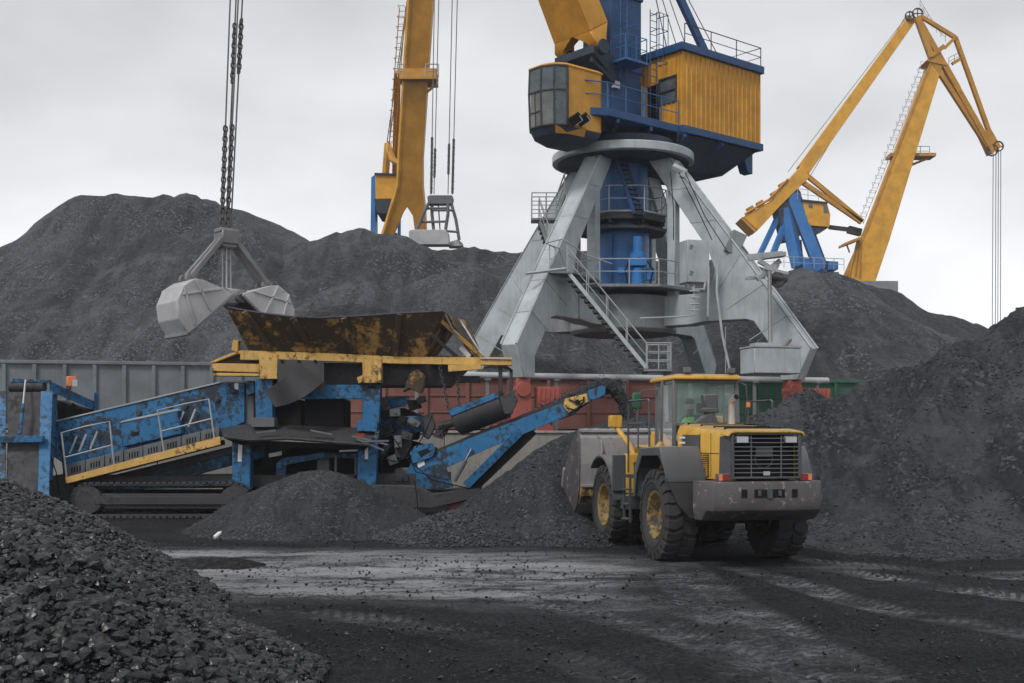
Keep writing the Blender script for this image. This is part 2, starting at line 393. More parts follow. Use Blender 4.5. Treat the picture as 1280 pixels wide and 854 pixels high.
def dense(crest, step):
    out = []
    for (a, b) in zip(crest[:-1], crest[1:]):
        a = np.array(a, float); b = np.array(b, float); m = max(1, int(np.linalg.norm((b - a)[:2]) / step))
        out += [a + (b - a) * i / m for i in range(m)]
    out.append(np.array(crest[-1], float)); return np.array(out)
class Heap:
    """an angle-of-repose heap: the upper envelope of cones standing on its crest lines"""
    def __init__(s, crests, slope, base=0.0, r0=0.6, amp=0.3, freq=0.25, warp=1.0, step=1.0, seed=1, rough=0.05, gully=0.0):
        s.c = [dense(c, step) if len(c) > 1 else np.array(c, float) for c in crests]
        s.yc = float(np.mean([p[1] for p in s.c[0]]))
        s.slope = slope if isinstance(slope, (list, tuple)) else [slope] * len(crests)
        s.base = base; s.r0 = r0; s.amp = amp; s.freq = freq; s.warp = warp; s.seed = seed; s.rough = rough; s.gully = gully
    def z(s, X, Y):
        wx = X + s.warp * fbm(X * s.freq, Y * s.freq, 4, s.seed); wy = Y + s.warp * fbm(X * s.freq + 31, Y * s.freq + 7, 4, s.seed + 50)
        out = np.full(X.shape, -1e3)
        for c, sl in zip(s.c, s.slope):
            for p in c: out = np.maximum(out, p[2] - sl * (np.sqrt((wx - p[0]) ** 2 + (wy - p[1]) ** 2 + s.r0 ** 2) - s.r0))
        hgt = np.clip((out - s.base) / 1.5, 0, 1)
        if s.gully: out = out - hgt * s.gully * np.abs(fbm(wx * s.freq * 2.6, Y * s.freq * .35, 4, s.seed + 33)) * np.clip((s.yc - wy - 1.0) / 5.0, 0, 1)
        out = out + hgt * (s.amp * fbm(X * s.freq * 2.1, Y * s.freq * 2.1, 5, s.seed + 9) + s.rough * fbm(X * s.freq * 14, Y * s.freq * 14, 3, s.seed + 19))
        return out
    def mesh(s, name, x0, x1, y0, y1, res, mat, parent=None):
        xs = np.arange(x0, x1 + res, res); ys = np.arange(y0, y1 + res, res); X, Y = np.meshgrid(xs, ys); Zv = s.z(X, Y)
        nx = len(xs); k = np.arange(len(ys) - 1)[:, None] * nx + np.arange(nx - 1)[None]; Fc = np.stack([k, k + 1, k + nx + 1, k + nx], -1).reshape(-1, 4)
        zf = Zv.ravel(); Fc = Fc[zf[Fc].max(1) > s.base - .12]
        V = np.stack([X.ravel(), Y.ravel(), np.maximum(zf, s.base - .35)], -1)
        u = np.unique(Fc); mp = np.full(len(V), -1); mp[u] = np.arange(len(u))
        return np_mesh(name, V[u], mp[Fc], mat, parent, True)
    def lumps(s, name, n, x0, x1, y0, y1, smin, smax, mat, parent, kinds, power=2.0, low=-.05, dens=None, sink=.25):
        x = rng.uniform(x0, x1, n); y = rng.uniform(y0, y1, n); z = s.z(x, y); k = z > s.base + low
        if dens is not None: k &= rng.uniform(size=n) < dens(x, y, z)
        x, y, z = x[k], y[k], np.maximum(z[k], s.base); sz = smin + (smax - smin) * rng.uniform(size=len(x)) ** power
        V, Fc = scatter(np.stack([x, y, z - sink * sz + .35 * sz], -1), sz, kinds)
        o = np_mesh(name, V, Fc, mat, parent); o['kind'] = 'stuff'; return o

# ------------------------------------------------------------------ ground of the yard (one sheet to the horizon)
def near_path(X, Y, pts):
    d = np.full(X.shape, 1e9); arc = np.zeros(X.shape); acc = 0
    for a, b in zip(pts[:-1], pts[1:]):
        ax, ay = a[0], a[1]; vx, vy = b[0] - ax, b[1] - ay; l2 = vx * vx + vy * vy; l = math.sqrt(l2)
        t = np.clip(((X - ax) * vx + (Y - ay) * vy) / l2, 0, 1); q = np.hypot(X - ax - t * vx, Y - ay - t * vy)
        k = q < d; d = np.where(k, q, d); arc = np.where(k, acc + t * l, arc); acc += l
    return d, arc
TRACKS = [[G(*p) for p in t] for t in (
    [(836, 694), (868, 716), (915, 748), (985, 788), (1080, 836), (1180, 900)],
    [(985, 696), (1050, 712), (1150, 728), (1290, 746), (1500, 770)],
    [(480, 722), (620, 744), (740, 764), (850, 792), (940, 824), (1010, 860)],
    [(330, 760), (470, 772), (600, 792), (720, 824), (800, 862)],
    [(560, 705), (700, 722), (860, 760), (980, 812), (1050, 870)], [(800, 700), (840, 722), (880, 756), (940, 800), (1010, 850)], [(900, 704), (1000, 730), (1120, 760), (1290, 790), (1420, 812)], [(1010, 700), (1110, 708), (1290, 722), (1450, 735)], [(420, 700), (560, 716), (700, 742), (800, 770), (900, 812), (960, 860)])]
def seg(a, b, n): return list(np.linspace(a, b, n, endpoint=False))
gx = np.array(sorted(seg(-2000, -200, 8) + seg(-200, -30, 10) + seg(-30, -14, 24) + seg(-14, -9.5, 50) + seg(-9.5, 11, 800) + seg(11, 14, 34) + seg(14, 30, 24) + seg(30, 200, 10) + seg(200, 2001, 9)))
gy = np.array(sorted(seg(-600, 0, 8) + seg(0, 8, 20) + seg(8, 28, 560) + seg(28, 46, 90) + seg(46, 200, 10) + seg(200, 3000, 10)))
X, Y = np.meshgrid(gx, gy)
win = ((X > -24) & (X < 24) & (Y > 6) & (Y < 42)).astype(float)
zg = win * (0.05 * fbm(X * .35, Y * .35, 4, 3) + 0.022 * fbm(X * 2.2, Y * 2.8, 4, 5) + 0.012 * fbm(X * 9, Y * 9, 3, 6) - 0.03)
dust = np.zeros(X.shape)
# the pale strip in the middle of the yard and thinner veils: dust with damp sheen painted in
cy = 21.3 - .20 * (X + 3.2); half = 3.0 + .12 * np.clip(X + 8, 0, 9)
wy_ = Y + 1.1 * fbm(X * .25, Y * .5, 4, 21)
strip = np.clip(1.3 - np.abs(wy_ - cy) / half, 0, 1) * np.clip((X + 9.6) / 1.6, 0, 1) * np.clip((2.6 - X + .8 * fbm(X * .6, Y * .6, 3, 8)) / 2.2, 0, 1)
dust = np.maximum(dust, strip * np.clip(.74 + 1.4 * fbm(X * .38, Y * 1.5, 7, 31, .66), 0, 1))
veil = np.clip(1 - np.abs(Y - 20.5 + .30 * (X - 9) + .8 * fbm(X * .3, Y * .3, 3, 12)) / 1.5, 0, 1) * np.clip((X - 4.2) / 2, 0, 1)
dust = np.maximum(dust, .5 * veil * np.clip(.4 + 1.4 * fbm(X * .5, Y * 1.2, 4, 37), 0, 1))
for i, t in enumerate(TRACKS):
    d, arc = near_path(X, Y, t)
    m = np.clip((.42 - d) / .16, 0, 1) * np.clip(.95 + 1.2 * fbm(X * .7, Y * 1.1, 4, 61 + i), 0, 1)
    lug = np.abs(((arc + d * .75) / .19) % 1 - .5) * 2
    zg -= win * m * (.012 + .004 * (lug > .5)) - win * m * .02 * fbm(X * 5, Y * 5, 3, 14)
    zg += win * .012 * np.clip(1 - np.abs(d - .42) / .14, 0, 1)
    dust = np.maximum(dust, m * (.40 if i not in (3, 4, 8) else .22) * (.35 + .65 * (lug < .5) * np.clip(.7 + 1.6 * fbm(X * 2.2, Y * 2.2, 4, 81 + i), 0, 1)) * np.clip(.66 + 1.2 * fbm(X * .6, Y * 1.2, 7, 41 + i, .68), 0, 1))  # tracks paled too, their reflective streaks painted in
lx = np.clip(1.5 - np.hypot((X - 3.6) / 3.2, (Y - 24.4) / 3.6), 0, 1); zg = zg * (1 - lx) + .004 * lx
k = np.arange(len(gy) - 1)[:, None] * len(gx) + np.arange(len(gx) - 1)[None]
Fg = np.stack([k, k + 1, k + len(gx) + 1, k + len(gx)], -1).reshape(-1, 4)

m, t, b, n, L = nodes('yard_ground')
v = coords(n, L); at = n('ShaderNodeAttribute', attribute_name='dust')
n1 = noise(n, L, coords(n, L, (.5, 1.6, 1)), 1.1, 7, .68); n2 = noise(n, L, v, 14, 8, .8); n3 = noise(n, L, coords(n, L, (.35, 1.2, 1)), .5, 5, .6)
c = mixc(n, L, ramp(n, L, n3, .35, .65), (.013, .0138, .0160), (.031, .0328, .0375))
c = mixc(n, L, ramp(n, L, n2, .40, .72, 0, .55), c, (.040, .042, .048))
vo = n('ShaderNodeTexVoronoi'); vo.inputs['Scale'].default_value = 30.0; L(v, vo.inputs['Vector']); sp = n('ShaderNodeSeparateColor'); L(vo.outputs['Color'], sp.inputs[0])
rg = ramp(n, L, noise(n, L, v, .9, 5, .6), .38, .62)
c = mixc(n, L, mul(n, L, ramp(n, L, sp.outputs[0], .60, 1, 0, .9), mul(n, L, mul(n, L, rg, .7), .3, 'ADD')), c, (.075, .079, .088))
c = mixc(n, L, ramp(n, L, sp.outputs[1], .45, 1, 0, .8), c, (.006, .0062, .007))
f = mul(n, L, at.outputs['Fac'], ramp(n, L, mul(n, L, mul(n, L, n1, .5), mul(n, L, n2, .5), 'ADD'), .38, .56, .0, 1.35))
c = mixc(n, L, f, c, (.40, .41, .44))
L(c, b.inputs['Base Color']); b.inputs['Specular IOR Level'].default_value = .12
L(ramp(n, L, f, .1, .7, .8, .30), b.inputs['Roughness']); L(ramp(n, L, f, .1, .6, .12, .75), b.inputs['Specular IOR Level'])
bp = n('ShaderNodeBump'); bp.inputs['Strength'].default_value = .9; bp.inputs['Distance'].default_value = .09
L(n2, bp.inputs['Height']); L(bp.outputs[0], b.inputs['Normal']); M['ground'] = m
g = np_mesh('ground', np.stack([X.ravel(), Y.ravel(), zg.ravel()], -1), Fg, 'ground', None, True, ('dust', dust)); g['kind'] = 'structure'

# ------------------------------------------------------------------ raised quay behind a retaining wall
ROW = R(12.0); U = Vector((math.cos(ROW), math.sin(ROW), 0)); N = Vector((-math.sin(ROW), math.cos(ROW), 0)); TZ = 1.3
def row(s, off): return Vector((0, 44.0, 0)) + U * s + N * off      # s along the quay edge, off behind its face
mb = MB(); mb.hex([row(-1500, .5), row(1500, .5), row(1500, 2500), row(-1500, 2500)] + [row(q, o) + Z * TZ for q, o in ((-1500, .5), (1500, .5), (1500, 2500), (-1500, 2500))])
o = mb.build('terrace', 'coal_far_dark', smooth=0); o['kind'] = 'structure'
t = Thing('retaining_wall', 'low stained concrete wall holding up the quay beneath the wagons', 'wall', row(0, 0), ROW)
mb = MB()
for i in range(-12, 13): mb.box((i * 5.0, .25, 1.14), (4.97, .5, 2.6))
mb.build('wall_slab', 'concrete', t, .03)
mb = MB(); mb.box((0, .25, 2.49), (125, .62, .1)); mb.build('coping', 'concrete', t, .02)

# ------------------------------------------------------------------ coal stockpiles on the quay
def crest(pts, Y): return [tuple(P(px, py, Y[i] if isinstance(Y, (list, tuple)) else Y)) for i, (px, py) in enumerate(pts)]
def pile(name, label, heap, bounds, res, mat):
    o = heap.mesh(name, *bounds, res, mat); return tag(o, label, 'coal pile')
h = Heap([crest([(-330, 410), (-120, 352), (0, 303), (60, 279), (105, 258), (135, 253), (165, 257), (235, 253), (290, 258), (320, 271), (360, 285), (402, 297)], 86)], .62, TZ, 1.0, 1.2, .10, 2.4, 1.5, 3, .06, 2.2)
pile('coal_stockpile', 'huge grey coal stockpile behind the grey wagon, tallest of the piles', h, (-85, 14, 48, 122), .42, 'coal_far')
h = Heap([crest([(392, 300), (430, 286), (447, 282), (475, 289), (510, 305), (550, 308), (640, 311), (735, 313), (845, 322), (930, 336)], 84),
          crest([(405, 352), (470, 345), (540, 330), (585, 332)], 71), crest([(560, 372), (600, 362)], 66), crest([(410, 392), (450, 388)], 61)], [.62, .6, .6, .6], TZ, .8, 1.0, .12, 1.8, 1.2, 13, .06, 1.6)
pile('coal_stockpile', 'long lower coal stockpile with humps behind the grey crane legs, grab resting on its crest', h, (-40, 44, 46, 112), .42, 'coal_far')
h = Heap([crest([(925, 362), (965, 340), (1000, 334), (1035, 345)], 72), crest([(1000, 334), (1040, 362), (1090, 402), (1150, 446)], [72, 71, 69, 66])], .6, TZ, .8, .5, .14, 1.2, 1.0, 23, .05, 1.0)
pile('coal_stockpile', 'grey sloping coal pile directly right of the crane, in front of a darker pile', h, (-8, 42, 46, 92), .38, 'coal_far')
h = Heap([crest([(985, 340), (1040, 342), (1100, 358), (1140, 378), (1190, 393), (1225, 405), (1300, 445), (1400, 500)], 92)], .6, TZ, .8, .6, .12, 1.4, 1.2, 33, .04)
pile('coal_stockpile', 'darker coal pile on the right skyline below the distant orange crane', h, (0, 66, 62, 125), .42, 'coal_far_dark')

# ------------------------------------------------------------------ heaps standing in the yard
t = Thing('coal_heap', 'big rough coal heap filling the right side behind the loader', 'coal heap', (14, 34, 0))
h = Heap([crest([(940, 520), (985, 504), (1038, 494), (1065, 487), (1118, 478), (1162, 453), (1189, 438), (1225, 416), (1251, 405), (1280, 396), (1400, 378), (1600, 380)], [34.5, 34.5, 35, 35, 35.5, 36, 36, 36, 36, 36, 36, 36]),
          crest([(1130, 540), (1145, 537)], 31.2), crest([(1225, 470), (1290, 455), (1400, 450)], [33, 32.5, 32]), crest([(1250, 620), (1330, 600)], 28.6), crest([(1060, 560), (1085, 552)], 31.5), [tuple(P(x, 655, 26.6 + .6 * math.sin(x * .02))) for x in (1010, 1080, 1160, 1260, 1400)], [(4.6, 28.5, .2), (6.5, 27.0, .25)]],
         [.66, .62, .72, .55, .6, .2, .16], 0, .35, .62, .35, 1.1, .5, 5, .13, .9)
def loc(o, t): o.location = -t.o.location; return o
loc(h.mesh('coal_mass', 2, 33, 20.5, 48, .12, 'coal_mid', t), t)
loc(h.lumps('coal_lump', 60000, 3, 24, 22.5, 37, .012, .055, 'coal_small', t, PEBBLES, 3.0, -.02, lambda x, y, z: .15 + .85 * (fbm(x * .5, y * .5, 4, 77) > .02)), t)
RIGHT_HEAP = h

t = Thing('coal_heap', 'smooth cone of fine coal in front of the blue screening machine', 'coal heap', (P(395, 588, 30).x, 30, 0))
h = Heap([crest([(388, 589), (402, 588)], 30.2), crest([(330, 640), (300, 655)], 29.6), crest([(470, 637), (500, 648)], 29.8)], [.53, .42, .42], 0, .5, .06, .6, .22, .3, 8, .03)
loc(h.mesh('coal_mass', -9.5, -1.2, 25.8, 34, .06, 'coal_fine', t), t)
loc(h.lumps('coal_lump', 9000, -9, -1.5, 26, 32.5, .012, .045, 'coal_small', t, PEBBLES, 3.0, -.02, lambda x, y, z: np.where(z < .18, .8, .12)), t)

t = Thing('coal_heap', 'coal heap under the conveyor spout, partly behind the loader bucket', 'coal heap', (P(700, 600, 30).x, 30, 0))
h = Heap([crest([(775, 526), (800, 522), (850, 530)], 33.2), crest([(652, 590), (662, 588)], 28.9), crest([(657, 588), (682, 568), (703, 547), (735, 534), (775, 526)], [28.9, 30.2, 31.8, 32.6, 33.2]), crest([(560, 640), (590, 634), (620, 640)], 27.6), crest([(690, 640), (720, 655)], [27, 26.4])],
         [.68, .74, .80, .42, .5], 0, .3, .10, .5, .35, .3, 18, .05)
loc(h.mesh('coal_mass', -4.2, 9.5, 23.5, 40, .075, 'coal_fine', t), t)
loc(h.lumps('coal_lump', 42000, -3.6, 4.0, 23.8, 31, .015, .065, 'coal_small', t, PEBBLES, 2.2, -.02, lambda x, y, z: np.where((x < -.6) & (z < .6), .9, np.where(z < .22, .4, .04))), t)

t = Thing('coal_heap', 'dark heap of large coal lumps in the left foreground', 'coal heap', (-6, 14, 0))
h = Heap([crest([(-420, 610), (-100, 604), (30, 686)], [12.5, 12.5, 11.3]), crest([(-200, 560), (-60, 590), (0, 614), (40, 640), (100, 676)], [15, 17, 18.5, 20, 22.5]), crest([(20, 684), (100, 732)], [11.3, 12]), crest([(0, 614), (150, 708)], [18.5, 15.8]), crest([(40, 735), (120, 800)], [9.5, 9.6])],
         .56, 0, .4, .10, .5, .35, .3, 28, .03)
loc(h.mesh('coal_mass', -14, -1.3, 6.5, 26, .07, 'coal_wet', t), t)
x = rng.uniform(-14, -1.2, 170000); y = 7.0 + 18.5 * rng.uniform(size=170000) ** 1.25; z = h.z(x, y)
k = (z > -.02) & (x < -640 / F * y + 1.2 + y * .33) & (x > -800 / F * y - 1.6)
x, y, z = x[k], y[k], z[k]; sz = .017 + .068 * rng.uniform(size=len(x)) ** 3.0
V, Fc = scatter(np.stack([x, y, np.maximum(z, 0) + .2 * sz], -1), sz, ROCKS, .8)
o = loc(np_mesh('coal_lump', V, Fc, 'coal_lump', t), t); o['kind'] = 'stuff'

# loose lumps and crumbs strewn over the yard
n_ = 110000; x = rng.uniform(-9, 13, n_); y = 9 + 19 * rng.uniform(size=n_) ** 1.3
k = (fbm(x * .5, y * .5, 4, 91) > -.15)
hx = np.hypot(x + 3.2, (y - 11) * .5); near = (x < -.6) & (y < 15); k &= (rng.uniform(size=n_) < .45) | near
x, y = x[k], y[k]; sz = .004 + .034 * rng.uniform(size=len(x)) ** 14
V, Fc = scatter(np.stack([x, y, .01 + .0 * x], -1), sz, PEBBLES, .8)
o = np_mesh('loose_coal', V, Fc, 'coal_lump'); tag(o, 'small crumbs of coal strewn over the dark yard', 'coal crumbs', kind='stuff')
# a ridge of wet coal mud left across the pale strip
c0 = G(232, 704); mb = MB()
h = Heap([[(c0.x - 1.2, c0.y, .10), (c0.x + .9, c0.y - .05, .10)]], .25, -.02, .1, .04, 1.2, .2, .2, 61, .03)
o = h.mesh('mud_ridge', c0.x - 2.2, c0.x + 2, c0.y - .9, c0.y + .9, .04, 'coal_wet'); tag(o, 'flat dark ridge of wet coal mud on the pale dusty strip', 'mud', kind='stuff')
# discarded bottle
bpos = G(268, 676)
t = Thing('plastic_bottle', 'small pale plastic bottle lying at the foot of the coal cone', 'bottle', bpos + Z * .03, R(60))
mb = MB(); mb.lathe([(0.0, 0), (.04, .002), (.045, .02), (.045, .17), (.03, .215), (.016, .235), (.016, .25)], (0, 0, .04), (1, 0, .55), 12); mb.build('bottle_body', 'white', t)
mb = MB(); mb.lathe([(.019, .25), (.019, .275), (0, .277)], (0, 0, .04), (1, 0, .55), 12); mb.build('cap', 'crane_blue', t)

# ------------------------------------------------------------------ railway wagons on the quay
def wagon(label, mat, s0, s1, top, bays, end_rail=True):
    L_ = s1 - s0; t = Thing('goods_wagon', label, 'wagon', row((s0 + s1) / 2, 8.0) + Z * TZ, ROW, 'goods wagons on the quay')
    hw, hl, fl, tp = 1.5, L_ / 2, 1.35, top - TZ
    mb = MB(); mb.b2((-hl, -hw, fl - .1), (hl, hw, fl))
    for sy in (-1, 1): mb.b2((-hl, sy * hw - .03, fl), (hl, sy * hw + .03, tp))
    for sx in (-1, 1): mb.b2((sx * hl - .03, -hw + .04, fl + .002), (sx * hl + .03, hw - .04, tp - .002))
    mb.build('body', mat, t, .01)
    for sy in (-1, 1):
      mb = MB()
      for i in range(bays + 1):
        x = -hl + .09 + (2 * hl - .18) * i / bays
        mb.b2((x - .07, sy * (hw + .032), fl - .25), (x + .07, sy * (hw + .15), tp - .02))
      if bays < 9:
        for i in range(bays):
            for zz in (.33, .66):
                x = -hl + .09 + (2 * hl - .18) * (i + .5) / bays
                mb.b2((x - .9 * hl / bays, sy * (hw + .032), fl + zz * (tp - fl) - .03), (x + .9 * hl / bays, sy * (hw + .075), fl + zz * (tp - fl) + .03))
      mb.build('side_post', mat, t, .012)
    mb = MB()
    for sy in (-1, 1): mb.b2((-hl - .03, sy * hw - .06, tp), (hl + .03, sy * (hw + .17), tp + .13)); mb.b2((-hl, sy * hw + sy * .035, fl - .02), (hl, sy * (hw + .13), fl + .16))
    mb.build('rail', mat, t, .015)
    mb = MB(); mb.b2((-hl - .5, -.25, fl - .45), (hl + .5, .25, fl - .11)); mb.b2((-hl, -1.3, fl - .3), (-hl + .3, 1.3, fl - .105)); mb.b2((hl - .3, -1.3, fl - .3), (hl, 1.3, fl - .105)); mb.build('underframe', 'scr_dark', t)
    for sx in (-1, 1):
        bo = MB()
        for sy in (-1, 1): bo.b2((sx * (hl - 2) - 1.2, sy * 1.0 - .08, .4), (sx * (hl - 2) + 1.2, sy * 1.0 + .08, .8))
        bo.b2((sx * (hl - 2) - .25, -1, .5), (sx * (hl - 2) + .25, 1, .88)); bb = bo.build('bogie', 'scr_dark', t)
        for dx in (-.92, .92):
            wv = MB(); x = sx * (hl - 2) + dx
            for sy in (-1, 1): wv.lathe([(.05, -.07), (.475, -.07), (.475, .06), (.51, .06), (.51, .09), (.05, .09)], (x, sy * .78, .48), (0, -sy, 0), 24)
            wv.tube((x, -.78, .48), (x, .78, .48), .08, n=10); wv.build('wheel', 'scr_dark', bb)
    return t
def row_s(px, off=6.5):                     # distance along the row where the sight line through a column of the picture meets it
    k = (px - 640) / F; o = row(0, off); return (k * o.y - o.x) / (U.x - k * U.y)
wagon('long grey goods wagon with many upright ribs behind the screening machine', 'wagon_grey', row_s(-75), row_s(408), 5.16, 13)
wagon('rust red goods wagon behind the conveyor and the crane foot', 'wagon_red', row_s(424), row_s(834), 4.74, 8)
wagon('green goods wagon at right, mostly hidden by the loader and coal', 'wagon_green', row_s(846), row_s(1230), 4.72, 8)
# two railway tracks worth of rails are hidden behind the wall; the one under the wagons is laid
mb = MB()
for q in (7.24, 8.76): mb.beam(row(-60, q) + Z * (TZ + .07 - .09), row(70, q) + Z * (TZ + .07 - .09), .07, .12)
o = mb.build('railway_track', 'portal_dark'); o['kind'] = 'structure'

t = Thing('pipeline', 'silver pipe running level in front of the wagons at the crane feet', 'pipe', row(0, 5.0) + Z * TZ, ROW)
a, b_ = row_s(505, 5.0), row_s(1035, 5.0); mb = MB(); zp = EYE - TZ + 73 / F * 50.5
mb.path([(a, 0, zp + .03), (a + 5, 0, zp), (a + 11, .03, zp - .03), (b_, 0, zp - .06)], .13, 12); mb.build('pipe', 'pipe', t)
mb = MB()
for i in range(7): x = a + .5 + (b_ - a - 1) * i / 6; mb.b2((x - .06, -.06, 0), (x + .06, .06, zp - .12)); mb.b2((x - .12, -.17, zp - .19), (x + .12, .17, zp - .12))
mb.each('support_post', 'portal_dark', t)

# ------------------------------------------------------------------ the grey portal crane
CX, CY = 4.9, 53.1
t = crane = Thing('portal_crane', 'blue and yellow slewing crane on grey four legged portal, nearest of the cranes', 'crane', (CX, CY, TZ))
PA = R(10.0); pu = Vector((math.cos(PA), math.sin(PA), 0)); pv = Vector((-math.sin(PA), math.cos(PA), 0))
def zl(py, Y): return EYE + (HY - py) * Y / F - TZ
LEG = [(1.45, 13.02), (2.50, 13.02), (5.6, 8.85), (8.78, 4.55), (8.25, 3.3), (7.5, 3.3), (7.5, 4.15), (6.35, 5.75), (6.0, 5.85), (4.3, 5.85), (4.3, 7.0), (4.62, 8.0), (4.30, 8.9)]
for ci, (a, c) in enumerate(((-1, -1), (1, -1), (-1, 1), (1, 1))):
    d = (pu * a + pv * c).normalized(); s = Z.cross(d); w_ = .37
    def q(r, z, off=0): return d * r + Z * z + s * off
    mb = MB(); mb.prism([q(r, z, -w_) for r, z in LEG], s * (2 * w_)); leg = mb.build('leg', 'portal', t, .025)
    # edge flange down the outer face, weld plates
    mb = MB(); out = [(2.55, 12.9), (5.6, 8.85), (8.78, 4.55)]
    for sg in (-1, 1): mb.path([q(r + .02, z + .02, sg * w_) for r, z in out], .05, 4)
    mb.build('flange', 'portal', leg)
    mb = MB(); mb.prism([q(r, z, -.22) for r, z in ((2.3, 7.0), (2.7, 7.0), (2.7, 12.9), (2.3, 12.9))], s * .44); mb.build('support_column', 'portal', t, .03)
    mb = MB(); mb.prism([q(r, z, -.44) for r, z in ((1.95, 7.04), (4.3, 7.04), (4.3, 5.87), (3.4, 5.75), (1.95, 5.75))], s * .88); mb.build('cross_beam', 'portal' if c < 0 else 'portal_dark', t, .025)
    mb = MB()
    for f in (.16, .34, .52, .68, .84):
        r1_, z1_ = 2.55 + 6.23 * f, 12.92 - 8.37 * f; r0_, z0_ = (1.45 + 2.85 * f / .48, 12.92 - 4.02 * f / .48) if f < .48 else ((4.4, 6.6) if f < .6 else (r1_ - 1.6, z1_ - .9))
        mb.beam(q(r1_ + .012, z1_ + .012, -w_ - .01), q(r1_ + .012, z1_ + .012, w_ + .01), .05, .02, d + Z * .7)
        for sg in (-1, 1): mb.beam(q(r0_, z0_, sg * (w_ + .006)), q(r1_, z1_, sg * (w_ + .006)), .035, .02, s)
    mb.each('weld_seam', 'portal', leg)
    # travelling gear
    mb = MB(); f0 = q(7.87, 0)
    mb.box(f0 + Z * 3.08, (.55, .62, .42), PA); mb.tube(f0 + Z * 2.85 - pv * .4, f0 + Z * 2.85 + pv * .4, .3, n=14)
    mb.prism([f0 + pu * x + Z * z - pv * .3 for x, z in ((-.4, 1.1), (.4, 1.1), (.4, 1.75), (.28, 2.75), (-.28, 2.75), (-.4, 1.75))], pv * .6)
    for x in (-.85, .85): mb.prism([f0 + pu * (x + dx * .9) + Z * z - pv * .38 for dx, z in ((-.85, .3), (.85, .3), (.85, .75), (.2, 1.5), (-.2, 1.5), (-.85, .75))], pv * .76)
    bg_ = mb.build('bogie', 'red', t, .02)
    mb = MB(); mb.box(f0 + pu * 1.0 + Z * 2.55 - pv * .05, (.9, .75, .8), PA)
    for x in (.62, .8, .98, 1.16, 1.34): mb.box(f0 + pu * x + Z * 2.55 - pv * .45, (.05, .08, .7), PA)
    mb.build('drive_housing', 'red', bg_, .015)
    mb = MB()
    for x in (-1.3, -.45, .45, 1.3): mb.lathe([(.1, -.12), (.3, -.12), (.33, -.09), (.33, .09), (.3, .12), (.1, .12)], f0 + pu * x + Z * .38, pv, 18)
    mb.build('wheel', 'scr_dark', bg_)
mb = MB()
for sg in (-1, 1): mb.beam(pv * (sg * 5.565) + pu * -14 + Z * -.0, pv * (sg * 5.565) + pu * 14, .08, .12)
o = mb.build('crane_rail', 'portal_dark'); o.location = (CX, CY, TZ); o['kind'] = 'structure'
mb = MB(); mb.lathe([(0, 5.5), (2.2, 5.5), (2.35, 5.65), (2.35, 7.06), (0, 7.06)], (0, 0, 0), Z, 40); mb.build('centre_hub', 'portal_dark', t, .02)
mb = MB(); mb.lathe([(1.6, 13.03), (3.06, 13.03), (3.12, 13.06), (3.12, 13.38), (3.06, 13.42), (1.6, 13.42)], (0, 0, 0), Z, 64, True); mb.build('slewing_ring', 'portal', t, .015)
mb = MB(); mb.lathe([(1.75, 12.93), (2.9, 12.98), (2.9, 13.027), (1.75, 13.027)], (0, 0, 0), Z, 48, True); mb.lathe([(0, 12.93), (1.59, 12.93), (1.59, 13.55), (2.3, 13.55), (2.3, 13.9), (0, 13.9)], (0, 0, 0), Z, 40); mb.build('bearing_and_shade_plate', 'dark_under', t)  # the outer dark plate paints shade under the ring, the rest is the bearing
mb = MB(); mb.lathe([(0, 7.07), (1.3, 7.07), (1.3, 7.25), (1.16, 7.3), (1.16, 9.9), (1.2, 9.92), (1.2, 10.0), (1.16, 10.02), (1.1, 12.92), (0, 12.92)], (0, 0, 0), Z, 40); mb.build('column', 'crane_blue_bright', t)
mb = MB()
for a_ in range(0, 360, 60): d = Vector((math.cos(R(a_)), math.sin(R(a_)), 0)); mb.beam(d * 1.22 + Z * 7.3, d * 1.22 + Z * 9.8, .10, .05)
mb.build('column_rib', 'crane_blue_bright', t)
# slewing motor on the column
mb = MB(); c0 = t.L(797, 340, 51.2); c0.z = 7.5
mb.tube(c0, c0 + Z * .7, .26, n=14); mb.box(c0 + Z * .95, (.75, .6, .35)); mb.tube(c0 + Z * 1.1, c0 + Z * 1.35, .33, n=14); mb.tube(c0 + Z * 1.35, c0 + Z * 2.05, .2, n=14)
mb.box(c0 + Vector((-.6, .1, .6)), (.5, .4, .25)); mb.box(c0 + Vector((.55, .1, .45)), (.35, .3, .5)); mb.build('slewing_motor', 'far_blue', t, .02)
mb = MB()
for dx in (-.35, .4): mb.path([c0 + Vector((dx, -.1, 1)), c0 + Vector((dx * 1.6, -.25, .6)), c0 + Vector((dx * 1.2, -.2, -.1))], .035, 6)
mb.each('cable', 'flat_black', t)
# decks round the column
def octo(r, z, k0=22.5, n=8): return [Vector((r * math.cos(R(k0 + 360 / n * i)), r * math.sin(R(k0 + 360 / n * i)), z)) for i in range(n)]
mb = MB(); mb.prism([p for p in octo(3.3, 7.28)], Z * .12); lower = mb.build('lower_platform', 'portal_dark', t, .01)
mb = MB(); q8 = octo(3.22, 7.4); mb.rail(q8 + [q8[0]], 1.05, .028, 1, 1.3); mb.build('handrail', 'rail', lower)
mb = MB(); mb.prism(octo(1.95, 10.35), Z * .3); mid = mb.build('upper_platform', 'scr_dark', t, .01)
mb = MB()
q8 = octo(1.98, 10.66); mb.path(q8, .05, 4, closed=True); mb.rail([q8[i] for i in (4, 5, 6, 7, 0, 1, 2, 3)], 1.1, .026, 1, 1.1); mb.build('handrail', 'rail', mid)
mb = MB(); mb.prism(octo(2.0, 9.95), Z * .12)
for k in range(8): d = octo(1, 0)[k]; mb.beam(d * 1.1 + Z * 10.15, d * 1.9 + Z * 10.3, .08, .2)
mb.build('platform_bracket', 'scr_dark', mid)
